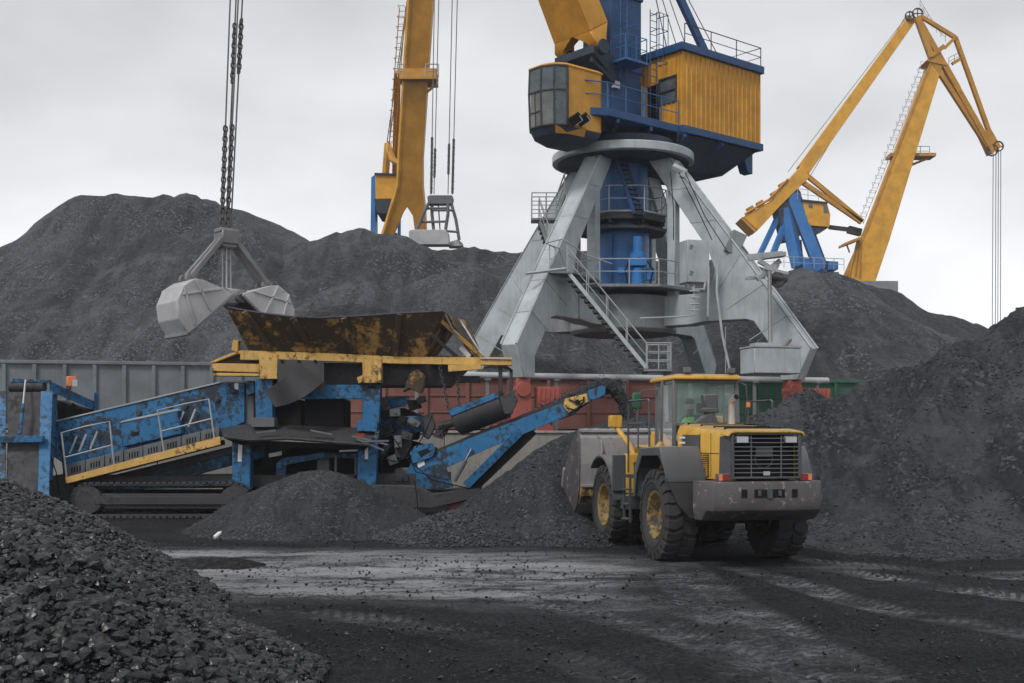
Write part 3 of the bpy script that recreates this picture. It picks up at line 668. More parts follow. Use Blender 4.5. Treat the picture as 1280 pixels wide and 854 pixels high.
# blue stair inside between upper platform and slewing deck
def stair(name, p0, p1, wv, mat, parent, steps, hand=True, rmat='rail'):
    p0, p1, wv = Vector(p0), Vector(p1), Vector(wv); mb = MB()
    for k in (0, 1): mb.beam(p0 + wv * k + Z * .04, p1 + wv * k + Z * .04, .05, .15)
    st = mb.build('stringer' if False else name, mat, parent)
    mb = MB(); h = Vector((p1.x - p0.x, p1.y - p0.y, 0)).normalized(); s = wv.normalized()
    for i in range(steps):
        c = p0 + (p1 - p0) * (i + .5) / steps; m = c + wv / 2
        m = m - Z * .10; mb.prism([m - s * (wv.length / 2 + .02) + h * -.12 - Z * .14, m + s * (wv.length / 2 + .02) + h * -.12 - Z * .14, m + s * (wv.length / 2 + .02) + h * .10 - Z * .14, m - s * (wv.length / 2 + .02) + h * .10 - Z * .14], Z * .13) if hand else mb.prism([m - s * (wv.length / 2 - .03) + h * -.14, m + s * (wv.length / 2 - .03) + h * -.14, m + s * (wv.length / 2 - .03) + h * .14, m - s * (wv.length / 2 - .03) + h * .14], Z * .05)
    mb.build('step', 'scr_dark' if rmat == 'rail' else mat, st)
    if hand:
        mb = MB()
        for k in (0, 1): mb.rail([p0 + wv * k, p1 + wv * k], 1.0, .024, 1, 1.4)
        mb.build('handrail', rmat, st)
    return st
stair('inner_stair', t.L(793, 268, 50.9), t.L(766, 186, 51.6), (.42, .30, 0), 'crane_blue', t, 13, False)
# long stair from the lower platform to the landing near the wagons
s0, s1 = t.L(709, 340, 47.6), t.L(808, 461, 46.6)
st = stair('access_stair', s0, s1, (.12, .75, 0), 'portal', t, 18)
mb = MB(); mb.b2(s1 + Vector((-.1, -.05, -.1)), s1 + Vector((1.0, .95, -.02))); ld = mb.build('landing', 'portal_dark', t)
mb = MB(); a = s1; mb.rail([a + Vector((.0, 0, 0)), a + Vector((.95, 0, 0)), a + Vector((.95, .9, 0)), a + Vector((.1, .9, 0))], 1.0, .026, 2, .6); mb.build('handrail', 'rail', ld)
mb = MB(); mb.beam(a + Vector((.8, .5, -.1)), a + Vector((.9, .5, -3.6)), .14, .14); mb.build('support_post', 'portal_dark', ld)
# deck piece joining the stair head to the platform, with slack rails bent by use
p2 = t.L(735, 352, 50.4); mb = MB(); mb.prism([s0 + Vector((-.7, -.1, -.06)), s0 + Vector((.25, -.1, -.06)), Vector((p2.x + .6, p2.y, s0.z - .06)), Vector((p2.x - .6, p2.y + .4, s0.z - .06))], Z * .07); gw = mb.build('gangway', 'portal_dark', t)
mb = MB()
mb.rail([s0 + Vector((-.7, -.1, 0)), Vector((p2.x - .6, p2.y + .4, s0.z))], 1.05, .026, 1, 1.2)
mb.path([t.L(682, 304, 47.4), t.L(702, 299, 47.4), t.L(712, 304, 47.5), t.L(730, 318, 48), t.L(765, 330, 49)], .03, 5); mb.path([t.L(682, 304, 47.4), t.L(705, 313, 47.5), t.L(728, 335, 48)], .026, 5)
mb.tube(t.L(657, 342, 46.9), t.L(707, 336, 47.2), .07, n=6); mb.tube(t.L(709, 338, 47.4), t.L(709, 306, 47.4), .03, n=5); mb.tube(t.L(690, 330, 47.4), t.L(700, 300, 47.4), .024, n=5)
mb.build('handrail', 'rail', gw)
# ladder platform on the rear left leg
e0 = t.L(664, 275, 52.5); mb = MB(); mb.b2(e0, e0 + Vector((1.35, .9, .09))); ep = mb.build('leg_platform', 'portal_dark', t)
mb = MB(); mb.rail([e0 + Vector((1.3, 0, .09)), e0 + Vector((0.03, 0, .09)), e0 + Vector((.03, .9, .09)), e0 + Vector((1.3, .9, .09))], 1.1, .026, 2, .7); mb.build('handrail', 'rail', ep)
stair('leg_stair', e0 + Vector((1.1, .1, .05)), t.L(706, 244, 52.2), (0, .6, 0), 'portal_dark', t, 8)
stair('leg_stair', e0 + Vector((.35, .1, 0)), t.L(694, 333, 51.6), (0, .6, 0), 'portal_dark', t, 10)
# cabinet, conduits, ballast box and cable guide on the right front leg
e1 = t.L(868, 328, 49.0); mb = MB(); mb.box(e1, (.98, .75, 1.72), R(18)); cb = mb.build('electric_cabinet', 'portal', t, .02)
mb = MB()
for zz in (.5, -.55): mb.box(e1 + Vector((-.22, -.44, zz)), (.14, .06, .1), R(18)); mb.tube(e1 + Vector((-.25, -.45, zz + .12)), e1 + Vector((-.12, -.42, zz + .1)), .05, n=6)
mb.build('handle', 'portal_dark', cb)
mb = MB()
mb.path([t.L(862, 354, 48.8), t.L(866, 362, 48.7), t.L(880, 362, 48.7), t.L(882, 352, 48.8)], .05, 6); mb.path([t.L(867, 358, 48.4), t.L(868, 394, 48.3), t.L(850, 396, 48.3), t.L(800, 398, 48.6)], .035, 6)
mb.path([t.L(886, 334, 48.6), t.L(885, 396, 48.5)], .05, 6); mb.path([t.L(897, 330, 48.3), t.L(896, 365, 48), t.L(903, 420, 47.6), t.L(914, 470, 47.4)], .05, 6)
for yy in (364, 372, 380, 388): mb.tube(t.L(862, yy, 48.3), t.L(874, yy, 48.3), .03, n=5)
mb.build('conduit', 'rail', t)
e2 = t.L(963, 452, 46.3); mb = MB(); mb.box(e2, (1.95, 1.25, .98), R(14)); bx = mb.build('ballast_box', 'portal', t, .03)
mb = MB(); mb.box(e2 + Z * .53, (2.0, 1.3, .06), R(14)); mb.box(e2 + Vector((-.2, 0, .63)), (1.0, .7, .14), R(10)); mb.build('lid', 'rail', bx)
mb = MB(); mb.tube(e2 + Vector((0, 0, .6)), t.L(962, 340, 47.2), .085, n=8); mb.beam(e2 + Vector((.3, 0, .3)), t.L(988, 425, 47.5), .1, .1); mb.build('post', 'grab_dark', bx)
mb = MB(); e3 = t.L(958, 330, 47.4)
for a0, a1, th in (((946, 349), (975, 326), .13), ((948, 326), (980, 345), .12), ((935, 322), (978, 318), .17), ((932, 348), (956, 346), .10), ((962, 350), (972, 330), .12), ((955, 335), (985, 342), .08)): mb.beam(t.L(*a0, 47.2), t.L(*a1, 47.6), th, th * 1.5)
mb.box(t.L(967, 320, 47.5), (.9, .5, .16), 0, 0, R(-8)); gd = mb.build('cable_guide', 'rail', t, .01)
mb = MB(); mb.lathe([(.05, -.1), (.3, -.1), (.24, 0), (.3, .1), (.05, .1)], t.L(972, 350, 47.3), (.4, 1, 0), 16); mb.tube(t.L(965, 346, 47.2), t.L(984, 349, 47.2), .12, n=8); mb.build('sheave', 'scr_dark', gd)
# dark outrigger block on the outer face of the right leg
e4a, e4b = t.L(908, 298, 50.0), t.L(924, 290, 50.2); mb = MB(); mb.beam(t.L(912, 318, 50), t.L(924, 292, 50), .62, .62, (0, 1, 0)); mb.build('outrigger_stub', 'portal_dark', t, .02)
mb = MB()
for k, (a0, a1) in enumerate((((848, 215), (890, 300)), ((856, 215), (910, 316)), ((838, 215), (842, 300)))): mb.path([t.L(*a0, 49.2), t.L((a0[0] + a1[0]) / 2 + (3, -2, 2)[k], (a0[1] + a1[1]) / 2 + 5, 49), t.L(*a1, 48.8)], .02, 5)
mb.each('cable', 'flat_black', t)
mb = MB(); mb.path([t.L(842, 208, 50.2), t.L(856, 215, 50), t.L(853, 222, 50)], .16, 6); mb.build('pipe_bend', 'rail', t)

# slewing part: frame a = towards the machine house, b = left of that
SA = R(40.0); av = Vector((math.cos(SA), math.sin(SA), 0)); bv = Vector((-math.sin(SA), math.cos(SA), 0))
def S(a, b, z): return av * a + bv * b + Z * z
def sbox(mb, a0, a1, b0, b1, z0, z1): mb.hex([S(a0, b0, z0), S(a1, b0, z0), S(a1, b1, z0), S(a0, b1, z0), S(a0, b0, z1), S(a1, b0, z1), S(a1, b1, z1), S(a0, b1, z1)]); return mb
mb = MB(); mb.prism([S(a, b, 14.2) for a, b in ((-4.4, -1.6), (-3.2, -2.35), (1.2, -2.35), (1.2, -2.56), (6.62, -2.56), (6.62, 2.5), (-2.6, 2.3), (-3.0, .2), (-4.4, -.2))], Z * .32); mb.build('slewing_deck', 'crane_blue', t, .02)
mb = MB(); mb.hex([S(1.6, -1.5, 12.75), S(5.0, -1.5, 13.0), S(5.0, 1.5, 13.0), S(1.6, 1.5, 12.75), S(1.0, -2.4, 14.19), S(6.4, -2.4, 14.19), S(6.4, 2.4, 14.19), S(1.0, 2.4, 14.19)]); mb.hex([S(-3.9, -1.2, 13.92), S(1.0, -1.2, 13.92), S(1.0, 1.2, 13.92), S(-3.9, -.3, 13.92), S(-4.2, -1.5, 14.19), S(1.2, -1.5, 14.19), S(1.2, 1.5, 14.19), S(-4.2, -.2, 14.19)]); mb.build('counterweight', 'dark_under', t, .04)
mb = MB()
for a0, b0, a1, b1 in ((1.3, -2.5, 1.8, -1.2), (3.8, -2.5, 3.6, -1.4), (-2.6, -2.3, -1.8, -1.1), (-.6, -2.3, -.4, -1.1)): mb.beam(S(a0, b0, 14.12), S(a1, b1, 13.5 if a0 > 0 else 13.95), .14, .22)
mb.prism([S(6.3, -1.9, 13.3), S(6.65, -1.9, 13.25), S(6.65, -1.9, 14.18), S(5.9, -1.9, 14.18)], bv * .5); mb.each('deck_bracket', 'crane_blue', t, .01)
mb = MB(); hp = [S(-4.5, -1.8, 14.52), S(-3.2, -2.3, 14.52), S(1.1, -2.3, 14.52)]; mb.rail(hp, 1.05, .026, 1, 1.0); mb.build('handrail', 'crane_blue_bright', t)
# tower
mb = MB(); sbox(mb, -1.5, .42, -.75, 1.0, 13.9, 26.5); mb.build('tower', 'crane_blue', t, .04)
mb = MB(); sbox(mb, -1.62, .45, -.85, 1.1, 20.1, 26.3); sbox(mb, -1.56, .47, -.80, 1.05, 16.9, 17.05); mb.build('tower_sleeve', 'crane_blue', t, .03)
mb = MB(); mb.ladder(S(-1.1, -.95, 16.4), S(-1.1, -.95, 21.5), av * .4, .3, .025)
sbox(mb, -1.6, -.2, -1.75, -.78, 17.0, 17.1); mb.rail([S(-1.55, -.8, 17.1), S(-1.55, -1.7, 17.1), S(-.25, -1.7, 17.1), S(-.25, -.8, 17.1)], 1.0, .024, 1, .7)
for z in (17.9, 18.7, 19.5): mb.path([S(-1.15, -.95, z), S(-1.2, -1.5, z), S(-.65, -1.5, z), S(-.7, -.95, z)], .02, 4)
mb.build('tower_ladder', 'crane_blue_bright', t)
mb = MB(); sbox(mb, -1.45, -1.1, -.93, -.76, 16.0, 16.3); mb.build('floodlight', 'lens', t)
mb = MB(); mb.ladder(S(.7, -1.0, 14.6), S(.7, -1.0, 19.8), av * .42, .3, .024)
for z in (17.4, 18.1, 18.8, 19.5): mb.path([S(.68, -1.0, z), S(.62, -1.6, z), S(1.2, -1.6, z), S(1.14, -1.0, z)], .02, 4)
for a in (.62, .9, 1.2): mb.tube(S(a, -1.6, 17.4), S(a, -1.6, 19.5), .018, n=4)
mb.build('cage_ladder', 'crane_blue', t)
# machine house: corrugated walls, flat roof, window, door
mb = MB()
def corr(mb, p0, p1, z0, z1, nrm, pitch=.3):
    d = p1 - p0; L_ = d.length; d.normalize(); k = max(1, int(L_ / pitch)); pts = []
    for i in range(k + 1):
        for f, o_ in ((0, 0), (.78, 0), (.84, .05), (.94, .05)):
            x = min(L_, (i + f) * L_ / k)
            if not pts or x > pts[-1][0] + 1e-4: pts.append((x, o_ if x < L_ else 0))
    mb.prism([p0 + d * x + nrm * o_ + Z * z0 for x, o_ in pts] + [p1 - nrm * .12 + Z * z0, p0 - nrm * .12 + Z * z0], Z * (z1 - z0))
A0, A1, B0, B1, Z0, Z1 = 1.19, 6.5, -2.44, 2.44, 14.53, 17.75
corr(mb, S(A0, B0, 0), S(A1, B0, 0), Z0, Z1, -bv); corr(mb, S(A1, B0 + .13, 0), S(A1, B1 - .13, 0), Z0, Z1, av); corr(mb, S(A1, B1, 0), S(A0, B1, 0), Z0, Z1, bv)
# front wall pieces round the window and doorway
for b0, b1, z0, z1 in ((B0 + .13, -2.13, Z0, Z1), (-2.13, -1.08, Z0, 15.6), (-2.13, -1.08, 16.78, Z1), (-1.08, -.30, 16.62, Z1), (-.30, B1 - .13, Z0, Z1)): corr(mb, S(A0, b1, 0), S(A0, b0, 0), z0, z1, -av, .26)
house = mb.build('machine_house', 'crane_yellow', t)
mb = MB(); sbox(mb, A0 + .05, A1 - .2, B0 + .2, B1 - .2, Z0, Z0 + .02); sbox(mb, A0 + .6, A0 + .65, B0 + .2, B1 - .2, Z0 + .03, Z1 - .1); mb.build('interior', 'flat_black', house)
mb = MB(); sbox(mb, A0 - .18, A1 + .14, B0 - .16, B1 + .15, Z1, Z1 + .34); mb.build('roof', 'crane_blue', house, .02)
wf = MB()
for z in (15.6, 16.17, 16.74): sbox(wf, A0 - .05, A0 + .1, -2.13, -1.08, z, z + .05)
for b in (-2.13, -1.13): sbox(wf, A0 - .06, A0 + .11, b, b + .05, 15.6, 16.79)
wfo = wf.build('window', 'scr_dark', house); mb = MB(); sbox(mb, A0 + .02, A0 + .04, -2.08, -1.13, 15.65, 16.74); mb.build('pane', 'glass_dark', wfo)
mb = MB(); sbox(mb, A0 - .82, A0 - .02, -.36, -.31, Z0 + .02, 16.6); do = mb.build('door', 'door_grey', house, .008)
mb = MB(); mb.rail([S(A0 + .1, B0 - .05, Z1 + .34), S(A1, B0 - .05, Z1 + .34), S(A1, B1, Z1 + .34), S(A0, B1, Z1 + .34)], .85, .024, 1, 1.5); mb.build('handrail', 'scr_dark', house)
mb = MB(); mb.beam(S(3.9, -1.6, Z1 + .3), S(.35, -.5, 24.5), .26, .3); mb.build('back_stay', 'crane_blue', t)
mb = MB()
for k, (a0, b0) in enumerate(((1.6, -1.2), (2.0, -.9), (2.7, -1.5), (3.2, -.6), (4.4, -1.9))): mb.tube(S(a0, b0, Z1 + .3), S(.2, -.2 + .1 * k, 26), .022, n=5)
mb.build('hoisting_rope', 'rope', t)
# driver's cabin with faceted glazing
PL = [(-3.2, -1.95), (-5.15, -1.95), (-5.6, -1.7), (-5.85, -1.2), (-5.85, -.5), (-5.4, 0.0), (-3.2, 0.0)]
def shrink(f, z, c=(-4.4, -1.0)): return [S(c[0] + (a - c[0]) * f, c[1] + (b - c[1]) * f, z) for a, b in PL]
def cab_ring(z, f): return shrink(f, z)
zT, zM, zB, zU = 15.95, 14.98, 13.55, 12.95
mb = MB(); mb.rings([cab_ring(zT - .02, 1.02), cab_ring(zT + .05, 1.05), cab_ring(zT + .16, .9)]); cab = mb.build('cabin', 'crane_yellow', t, .01)
mb = MB()     # closed yellow walls at the side and rear, and the belly
r0, r1 = cab_ring(zB, .99), cab_ring(zT, 1.0)
for i in (0, 5, 6):
    j = (i + 1) % 7
    if i == 0:
        e = .97; pb0, pb1, pt1, pt0 = r0[0], r0[0].lerp(r0[1], e), r1[0].lerp(r1[1], e), r1[0]
    else: pb0, pb1, pt1, pt0 = r0[i], r0[j], r1[j], r1[i]
    nn = (pb1 - pb0).cross(Z).normalized(); mb.prism([pb0, pb1, pt1, pt0], -nn * .06 if (pb0 + pb1 - S(-4.4, -1.0, zB) * 2).dot(nn) > 0 else nn * .06)
mb.build('cabin_wall', 'crane_yellow', cab)
mb = MB(); mb.rings([cab_ring(zU, .52), cab_ring(zB - .32, .88), cab_ring(zB, .99), cab_ring(zB + .05, .98)]); mb.build('cabin_floor', 'dark_under', cab)
mb = MB(); q0, q1 = cab_ring(zB - .30, .885), cab_ring(zB + .06, 1.0); mb.prism([q0[1].lerp(q0[0], .55), q0[1], q0[2], q1[2], q1[1], q1[1].lerp(q1[0], .55)], bv * -.03); mb.build('cabin_skirt', 'crane_yellow', cab)
fr = MB(); ra, rb_, rc = cab_ring(zB + .03, 1.0), cab_ring(zM, 1.035), cab_ring(zT, 1.01)
for i in range(1, 6): fr.path([ra[i], rb_[i], rc[i]], .045, 5)
s_ = [rr[0].lerp(rr[1], .975) for rr in (ra, rb_, rc)]; fr.path(s_, .04, 5)
for rr, s0_ in zip((ra, rb_, rc), s_): fr.path([s0_] + rr[1:6], .045, 5)
fr.path([ra[3].lerp(rb_[3], .42), ra[4].lerp(rb_[4], .42)], .035, 5); fr.path([ra[3].lerp(ra[4], .5), rb_[3].lerp(rb_[4], .5)], .03, 5)
fro = fr.build('window_frame', 'scr_dark', cab)
def pane(p, mat):
    nn = (p[1] - p[0]).cross(p[2] - p[1]).normalized() * .012; MB().prism(p, nn).build('pane', mat, fro, smooth=0)
pts_l = [s_[0]] + ra[1:6]; pts_m = [s_[1]] + rb_[1:6]; pts_h = [s_[2]] + rc[1:6]
for i in range(5):
    pane([pts_l[i], pts_l[i + 1], pts_m[i + 1], pts_m[i]], 'glass_clear' if i in (2, 3) else 'glass_dark'); pane([pts_m[i], pts_m[i + 1], pts_h[i + 1], pts_h[i]], 'glass_dark')
mb = MB(); sbox(mb, -4.7, -4.2, -1.3, -.75, zB + .06, zB + .55); sbox(mb, -4.25, -4.1, -1.3, -.75, zB + .55, zB + 1.3); sbox(mb, -5.4, -5.15, -1.4, -.6, zB + .06, zB + .8); mb.build('seat', 'flat_black', cab, .03)
mb = MB()
for k in (0, 1): c = S(-5.0 + .42 * k, -2.3, 13.75 + .06 * k); mb.box(c, (.5, .25, .36), R(-30), R(35), R(-25))
fl = mb.build('floodlight', 'flat_black', t, .02); mb = MB()
for k in (0, 1): c = S(-5.0 + .42 * k, -2.43, 13.68 + .06 * k); mb.box(c, (.36, .04, .24), R(-30), R(35), R(-25))
mb.build('lens', 'lens', fl)
# boom with forked foot; reaches up and out over the yard, its head far above the picture
tipS = S(-17.2, .2, 43.5); base_a = -2.5
def bx_(f):         # boom centre and half sizes along its length
    c = S(base_a, .05, 18.35) * (1 - f) + tipS * f; return c, 1.12 - .6 * f, .62 - .25 * f
up_b = (tipS - S(base_a, .05, 18.35)).normalized(); nb_ = bv.cross(up_b).normalized()
rs = []
for f in (0, .06, .3, 1.0):
    c, hb, hn = bx_(f); rs.append([c - bv * hb - nb_ * hn, c + bv * hb - nb_ * hn, c + bv * hb + nb_ * hn, c - bv * hb + nb_ * hn])
mb = MB(); mb.rings(rs)
c, hb, hn = bx_(0)
for sg, b in ((-1, -.95), (1, 1.05)):         # two feet
    q = S(-2.35, b, 17.55); e = c + bv * (sg * .58); mb.rings([[q - bv * .2 - nb_ * .28, q + bv * .2 - nb_ * .28, q + bv * .2 + nb_ * .28, q - bv * .2 + nb_ * .28], [q - bv * .27 + up_b * .35 - nb_ * .4, q + bv * .27 + up_b * .35 - nb_ * .4, q + bv * .27 + up_b * .35 + nb_ * .4, q - bv * .27 + up_b * .35 + nb_ * .4], [e - bv * .53 - nb_ * hn, e + bv * .53 - nb_ * hn, e + bv * .53 + nb_ * hn, e - bv * .53 + nb_ * hn]])
mb.build('boom', 'crane_yellow', t, .02)
mb = MB()
for b in (-.95, 1.05): mb.lathe([(.1, -.3), (.32, -.3), (.32, .3), (.1, .3)], S(-2.35, b, 17.5), bv, 16); mb.prism([S(-2.75, b, 17.2), S(-2.75, b, 16.85), S(-1.4, b, 16.1), S(-1.4, b, 17.3), S(-2.2, b, 17.5)], bv * .2)
mb.prism([S(-2.9, -1.15, 17.15), S(-2.9, 1.3, 17.15), S(-1.45, 1.1, 16.35), S(-1.45, -.9, 16.35)], Z * .35); mb.build('boom_bracket', 'dark_under', t, .02)
mb = MB(); mb.lathe([(.2, -.25), (.7, -.25), (.6, 0), (.7, .25), (.2, .25)], tipS, bv, 24); mb.build('head_sheave', 'scr_dark', t)
BOOM_TIP = t.m @ tipS

# ------------------------------------------------------------------ crane far behind the stockpile (centre left)
YB = 104.0
t = Thing('portal_crane', 'distant crane with wide orange boom and forked foot above the coal', 'crane', (P(505, 0, YB).x, YB, TZ))
q = lambda px, py, d=0: t.L(px, py, YB + d)
lean = lambda py: -20.0 * (300 - py) / 940.0
def slab(pts, d0, d1, mb): return mb.prism([q(x, y, d0) for x, y in pts], Vector((0, d1 - d0, 0)))
def slabl(pts, th, mb): return mb.prism([q(x, y, lean(y)) for x, y in pts], Vector((0, th, .7)))
mb = MB(); slabl([(513, 0), (541, 0), (528, 200), (528, 236), (531, 268), (532, 292), (519, 292), (516, 270), (509, 259), (503, 268), (490, 300), (478, 296), (499, 232), (501, 180)], 2.0, mb)
slabl([(513, 0), (541, 0), (584, -640), (568, -640)], 2.0, mb); mb.build('boom', 'far_yellow_shaded', t, .04)
mb = MB(); mb.path([q(x, y, lean(y) - .05) for x, y in ((567, -640), (511.5, 0), (500, 180), (497.5, 232), (478, 296))], .18, 4); mb.build('boom_flange', 'far_yellow', t)
mb = MB(); mb.ladder(q(507, 10, lean(10) + .8), q(493, 190, lean(190) + .8), Vector((-.5, 0, 0)), .5, .04)
for k in range(14): c = q(507 - k, 10 + 13 * k, lean(10 + 13 * k) + .8); mb.path([c, c + Vector((-.1, -.5, 0)), c + Vector((-.6, -.5, 0)), c + Vector((-.5, 0, 0))], .03, 4)
mb.build('boom_ladder', 'far_yellow_shaded', t)
mb = MB(); mb.b2(q(499, 98.6, -5), q(548, 97.2, -2.4)); pf = mb.build('boom_platform', 'far_yellow_shaded', t)
mb = MB(); mb.rail([q(548, 97, -2.4), q(548, 97, -5), q(532, 97, -5)], 1.1, .05, 1, 1.0); mb.rail([q(497, 97, -5), q(504, 97, -5)], 1.1, .05, 1, .6); mb.build('handrail', 'rail', pf)
mb = MB(); mb.path([q(547, 99, -3.8), q(540, 110, -3.8), q(531, 117, -3.7)], .12, 5); mb.path([q(500, 99, -3.8), q(508, 112, -3.8)], .1, 5); mb.build('platform_brace', 'far_yellow_shaded', pf)
mb = MB(); slab([(469, 218), (497, 219), (497, 249), (469, 249)], 2.5, 7, mb); hs_ = mb.build('machine_house', 'far_yellow', t, .05)
mb = MB(); slab([(468, 216), (498, 217), (498, 219), (468, 218)], 2.3, 7.2, mb); mb.build('roof', 'dark_under', hs_)
mb = MB(); slab([(468, 249), (497, 249), (494, 268), (471, 266)], 2.5, 7, mb); mb.build('counterweight', 'dark_under', t)
mb = MB(); slab([(464, 222), (469, 218), (469, 300), (463, 300)], 3, 5, mb); slab([(497, 250), (500, 250), (500, 300), (497, 300)], 4, 5, mb); mb.build('tower', 'far_blue', t)
mb = MB(); mb.tube(q(485, 180, 3), q(482, 218, 3), .35, n=6); mb.path([q(485, 181, 3), q(491, 200, 0), q(500, 204, -1.5)], .3, 5); mb.beam(q(497, 90, -3), q(494, 217, 3), .55, .6); mb.build('luffing_link', 'far_yellow_shaded', t)
mb = MB()
for a, b in (((509, 0), (480, 205)), ((513, -20), (483, 205))): mb.tube(q(*a, 2), q(*b, 3), .045, n=4)
mb.build('luffing_rope', 'rope', t)
mb = MB()
for x in (-6, 6):
    for y in (-2, 9): mb.beam((x + P(500, 0, YB).x - t.o.location.x, y, 0), (x * .35, y * .4 + 2, 14), 1.2, 1.2)
mb.b2((-3, 0, 13.4), (3, 7, 14.2)); mb.b2((-2, 2, 14.2), (-.8, 6, 19)); mb.build('leg', 'portal_dark', t)
TIP_B = P(577, -640, YB - 20)
mb = MB(); mb.lathe([(.2, -.8), (.9, -.8), (.9, .8), (.2, .8)], q(577, -640, -20), Vector((0, 1, 0)), 20); mb.build('head_sheave', 'scr_dark', t)

# ------------------------------------------------------------------ double-jib crane on the right
YC = 140.0
t = Thing('portal_crane', 'distant double jib crane on the right, orange jib and blue gantry', 'crane', (P(1020, 0, YC).x, YC, TZ))
q = lambda px, py, d=0: t.L(px, py, YC + d)
def bar(mb, a, b, w, d=0, d2=None, w2=None, h=None): mb.beam(q(*a, d), q(*b, d if d2 is None else d2), h or w, w, (0, 1, 0) if False else Z, (h or w) if w2 is None else w2, w if w2 is None else w2)
mb = MB(); slab([(1056, 352), (1093, 356), (1112, 300), (1179, 80), (1166, 76), (1086, 285)], -1.2, 1.2, mb); boom = mb.build('boom', 'far_yellow', t, .05)
mb = MB(); slab([(1052, 352), (1056, 352), (1086, 285), (1166, 76), (1164, 75), (1083, 283)], -1.25, -1.0, mb); mb.path([q(1074, 300, -1.3), q(1069, 345, -1.3)], .12, 4); mb.path([q(1076, 300, -1.3), q(1075, 347, -1.3)], .12, 4); mb.path([q(1072, 300, -1.3), q(1062, 344, -1.3)], .12, 4); mb.build('boom_flange', 'far_yellow_shaded', boom)
mb = MB(); mb.ladder(q(1079, 280, 0), q(1158, 82, 0), Vector((-.6, 0, 0)), .6, .03)
for k in range(22): f = k / 21; c = q(1079 + 79 * f, 280 - 198 * f, 0); mb.path([c, c + Vector((-.2, -.7, .2)), c + Vector((-.9, -.6, .3)), c + Vector((-.6, 0, 0))], .028, 4)
mb.build('boom_ladder', 'rail', boom)
mb = MB(); slab([(1158, 76), (1164, 70), (1176, 64), (1176, 76), (1184, 82)], -1.4, 1.4, mb); mb.build('boom_head', 'far_yellow_shaded', t)
mb = MB(); mb.b2(q(1114, 195, -.6), q(1162, 196.5, 1.6)); pf = mb.build('boom_platform', 'far_yellow_shaded', t)
mb = MB(); mb.rail([q(1128, 195, -.6), q(1162, 195, -.6), q(1162, 195, 1.6)], 1.1, .045, 1, 1.0); mb.build('handrail', 'rail', pf)
mb = MB(); mb.path([q(1160, 198, 0), q(1130, 210, 0)], .14, 4); mb.path([q(1142, 198, 0), q(1128, 207, 0)], .12, 4); mb.build('platform_brace', 'far_yellow_shaded', pf)
mb = MB(); mb.prism([q(1057, 303, -2), q(1075, 296, -2), q(1076, 299, -2), q(1057, 306, -2)], (0, 3, 0)); mb.path([q(1058, 305, -1), q(1062, 316, -1)], .1, 4); mb.build('lower_platform', 'far_yellow_shaded', t)
# fly jib: two lower chords, an upper frame, and their ties
mb = MB()
for d in (-1.3, 1.3):
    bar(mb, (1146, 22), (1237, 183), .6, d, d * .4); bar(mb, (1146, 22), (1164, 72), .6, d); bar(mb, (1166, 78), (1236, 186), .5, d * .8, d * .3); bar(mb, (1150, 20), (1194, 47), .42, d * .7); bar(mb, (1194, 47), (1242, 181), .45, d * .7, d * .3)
    bar(mb, (1181, 60), (1194, 47), .35, d * .8); bar(mb, (1190, 80), (1200, 74), .35, d * .8); bar(mb, (1164, 70), (1180, 58), .5, d)
for a, b in (((1194, 47), (1194, 47)), ((1200, 115), (1200, 115)), ((1178, 75), (1178, 75))): mb.tube(q(*a, -1.2), q(*b, 1.2), .22, n=5)
mb.path([q(1183, 80, 0), (q(1200, 110, 0))], .15, 4); slab([(1228, 166), (1238, 160), (1252, 184), (1240, 192)], -.8, .8, mb); mb.build('fly_jib', 'far_yellow_shaded', t)
mb = MB()
for x, y, r in ((1137, 20, .55), (1147, 17, .65), (1240, 188, .7), (1248, 183, .62)):
    for d in (-.7, .5): mb.lathe([(r * .8, -.1), (r, -.1), (r, .1), (r * .8, .1)], q(x, y, d), Vector((0, 1, 0)), 18, True); mb.beam(q(x - 5, y, d), q(x + 5, y, d), .1, .1); mb.beam(q(x, y - 5, d), q(x, y + 5, d), .1, .1)
mb.build('sheave', 'scr_dark', t)
mb = MB(); mb.rail([q(1150, 10, 0), q(1165, 35, 0), q(1182, 52, 0)], .9, .035, 1, .8); mb.rail([q(1186, 82, 0), q(1200, 75, 0)], .9, .035, 1, .6); mb.build('jib_handrail', 'rail', t)
# tail strut and counterweight
mb = MB(); bar(mb, (1139, 24), (1003, 214), 1.05, 0, 0, 1.5); slab([(1003, 206), (1012, 222), (990, 243), (975, 258), (947, 288), (929, 271), (962, 252), (985, 226)], -1.7, 1.7, mb); tb = mb.build('counterweight_arm', 'far_yellow', t, .04)
mb = MB(); slab([(928, 271), (946, 288), (943, 290), (926, 273)], -1.75, 1.75, mb); mb.path([q(931, 268, -1.8), q(962, 249, -1.8), q(985, 224, -1.8)], .14, 4)
for x, y in ((938, 262), (950, 255), (968, 243), (978, 232)): mb.box(q(x, y, -1.0), (.8, .7, .6), 0, 0, R(-30))
mb.build('arm_fitting', 'far_yellow_shaded', tb)
mb = MB()
for d in (-1.3, 1.3): bar(mb, (1002, 214), (1078, 277), .5, d); bar(mb, (1003, 228), (1077, 278), .5, d); bar(mb, (1031, 248), (1038, 242), .3, d)
mb.build('luffing_link', 'far_yellow_shaded', t)
mb = MB(); bar(mb, (1036, 284), (1060, 287), .45); bar(mb, (1060, 287), (1076, 291), .8); mb.build('luffing_rack', 'scr_dark', t)
mb = MB()
for d in (-2.0, 2.0):
    bar(mb, (991, 244), (1027, 338), 1.3, d * .5, d); bar(mb, (982, 262), (998, 334), 1.2, d * .5, d)
mb.build('gantry_leg', 'far_blue', t, .03)
mb = MB()
for d in (-2, 2): bar(mb, (990, 258), (966, 318), .55, d * .4, d); bar(mb, (973, 270), (948, 322), .5, d * .4, d)
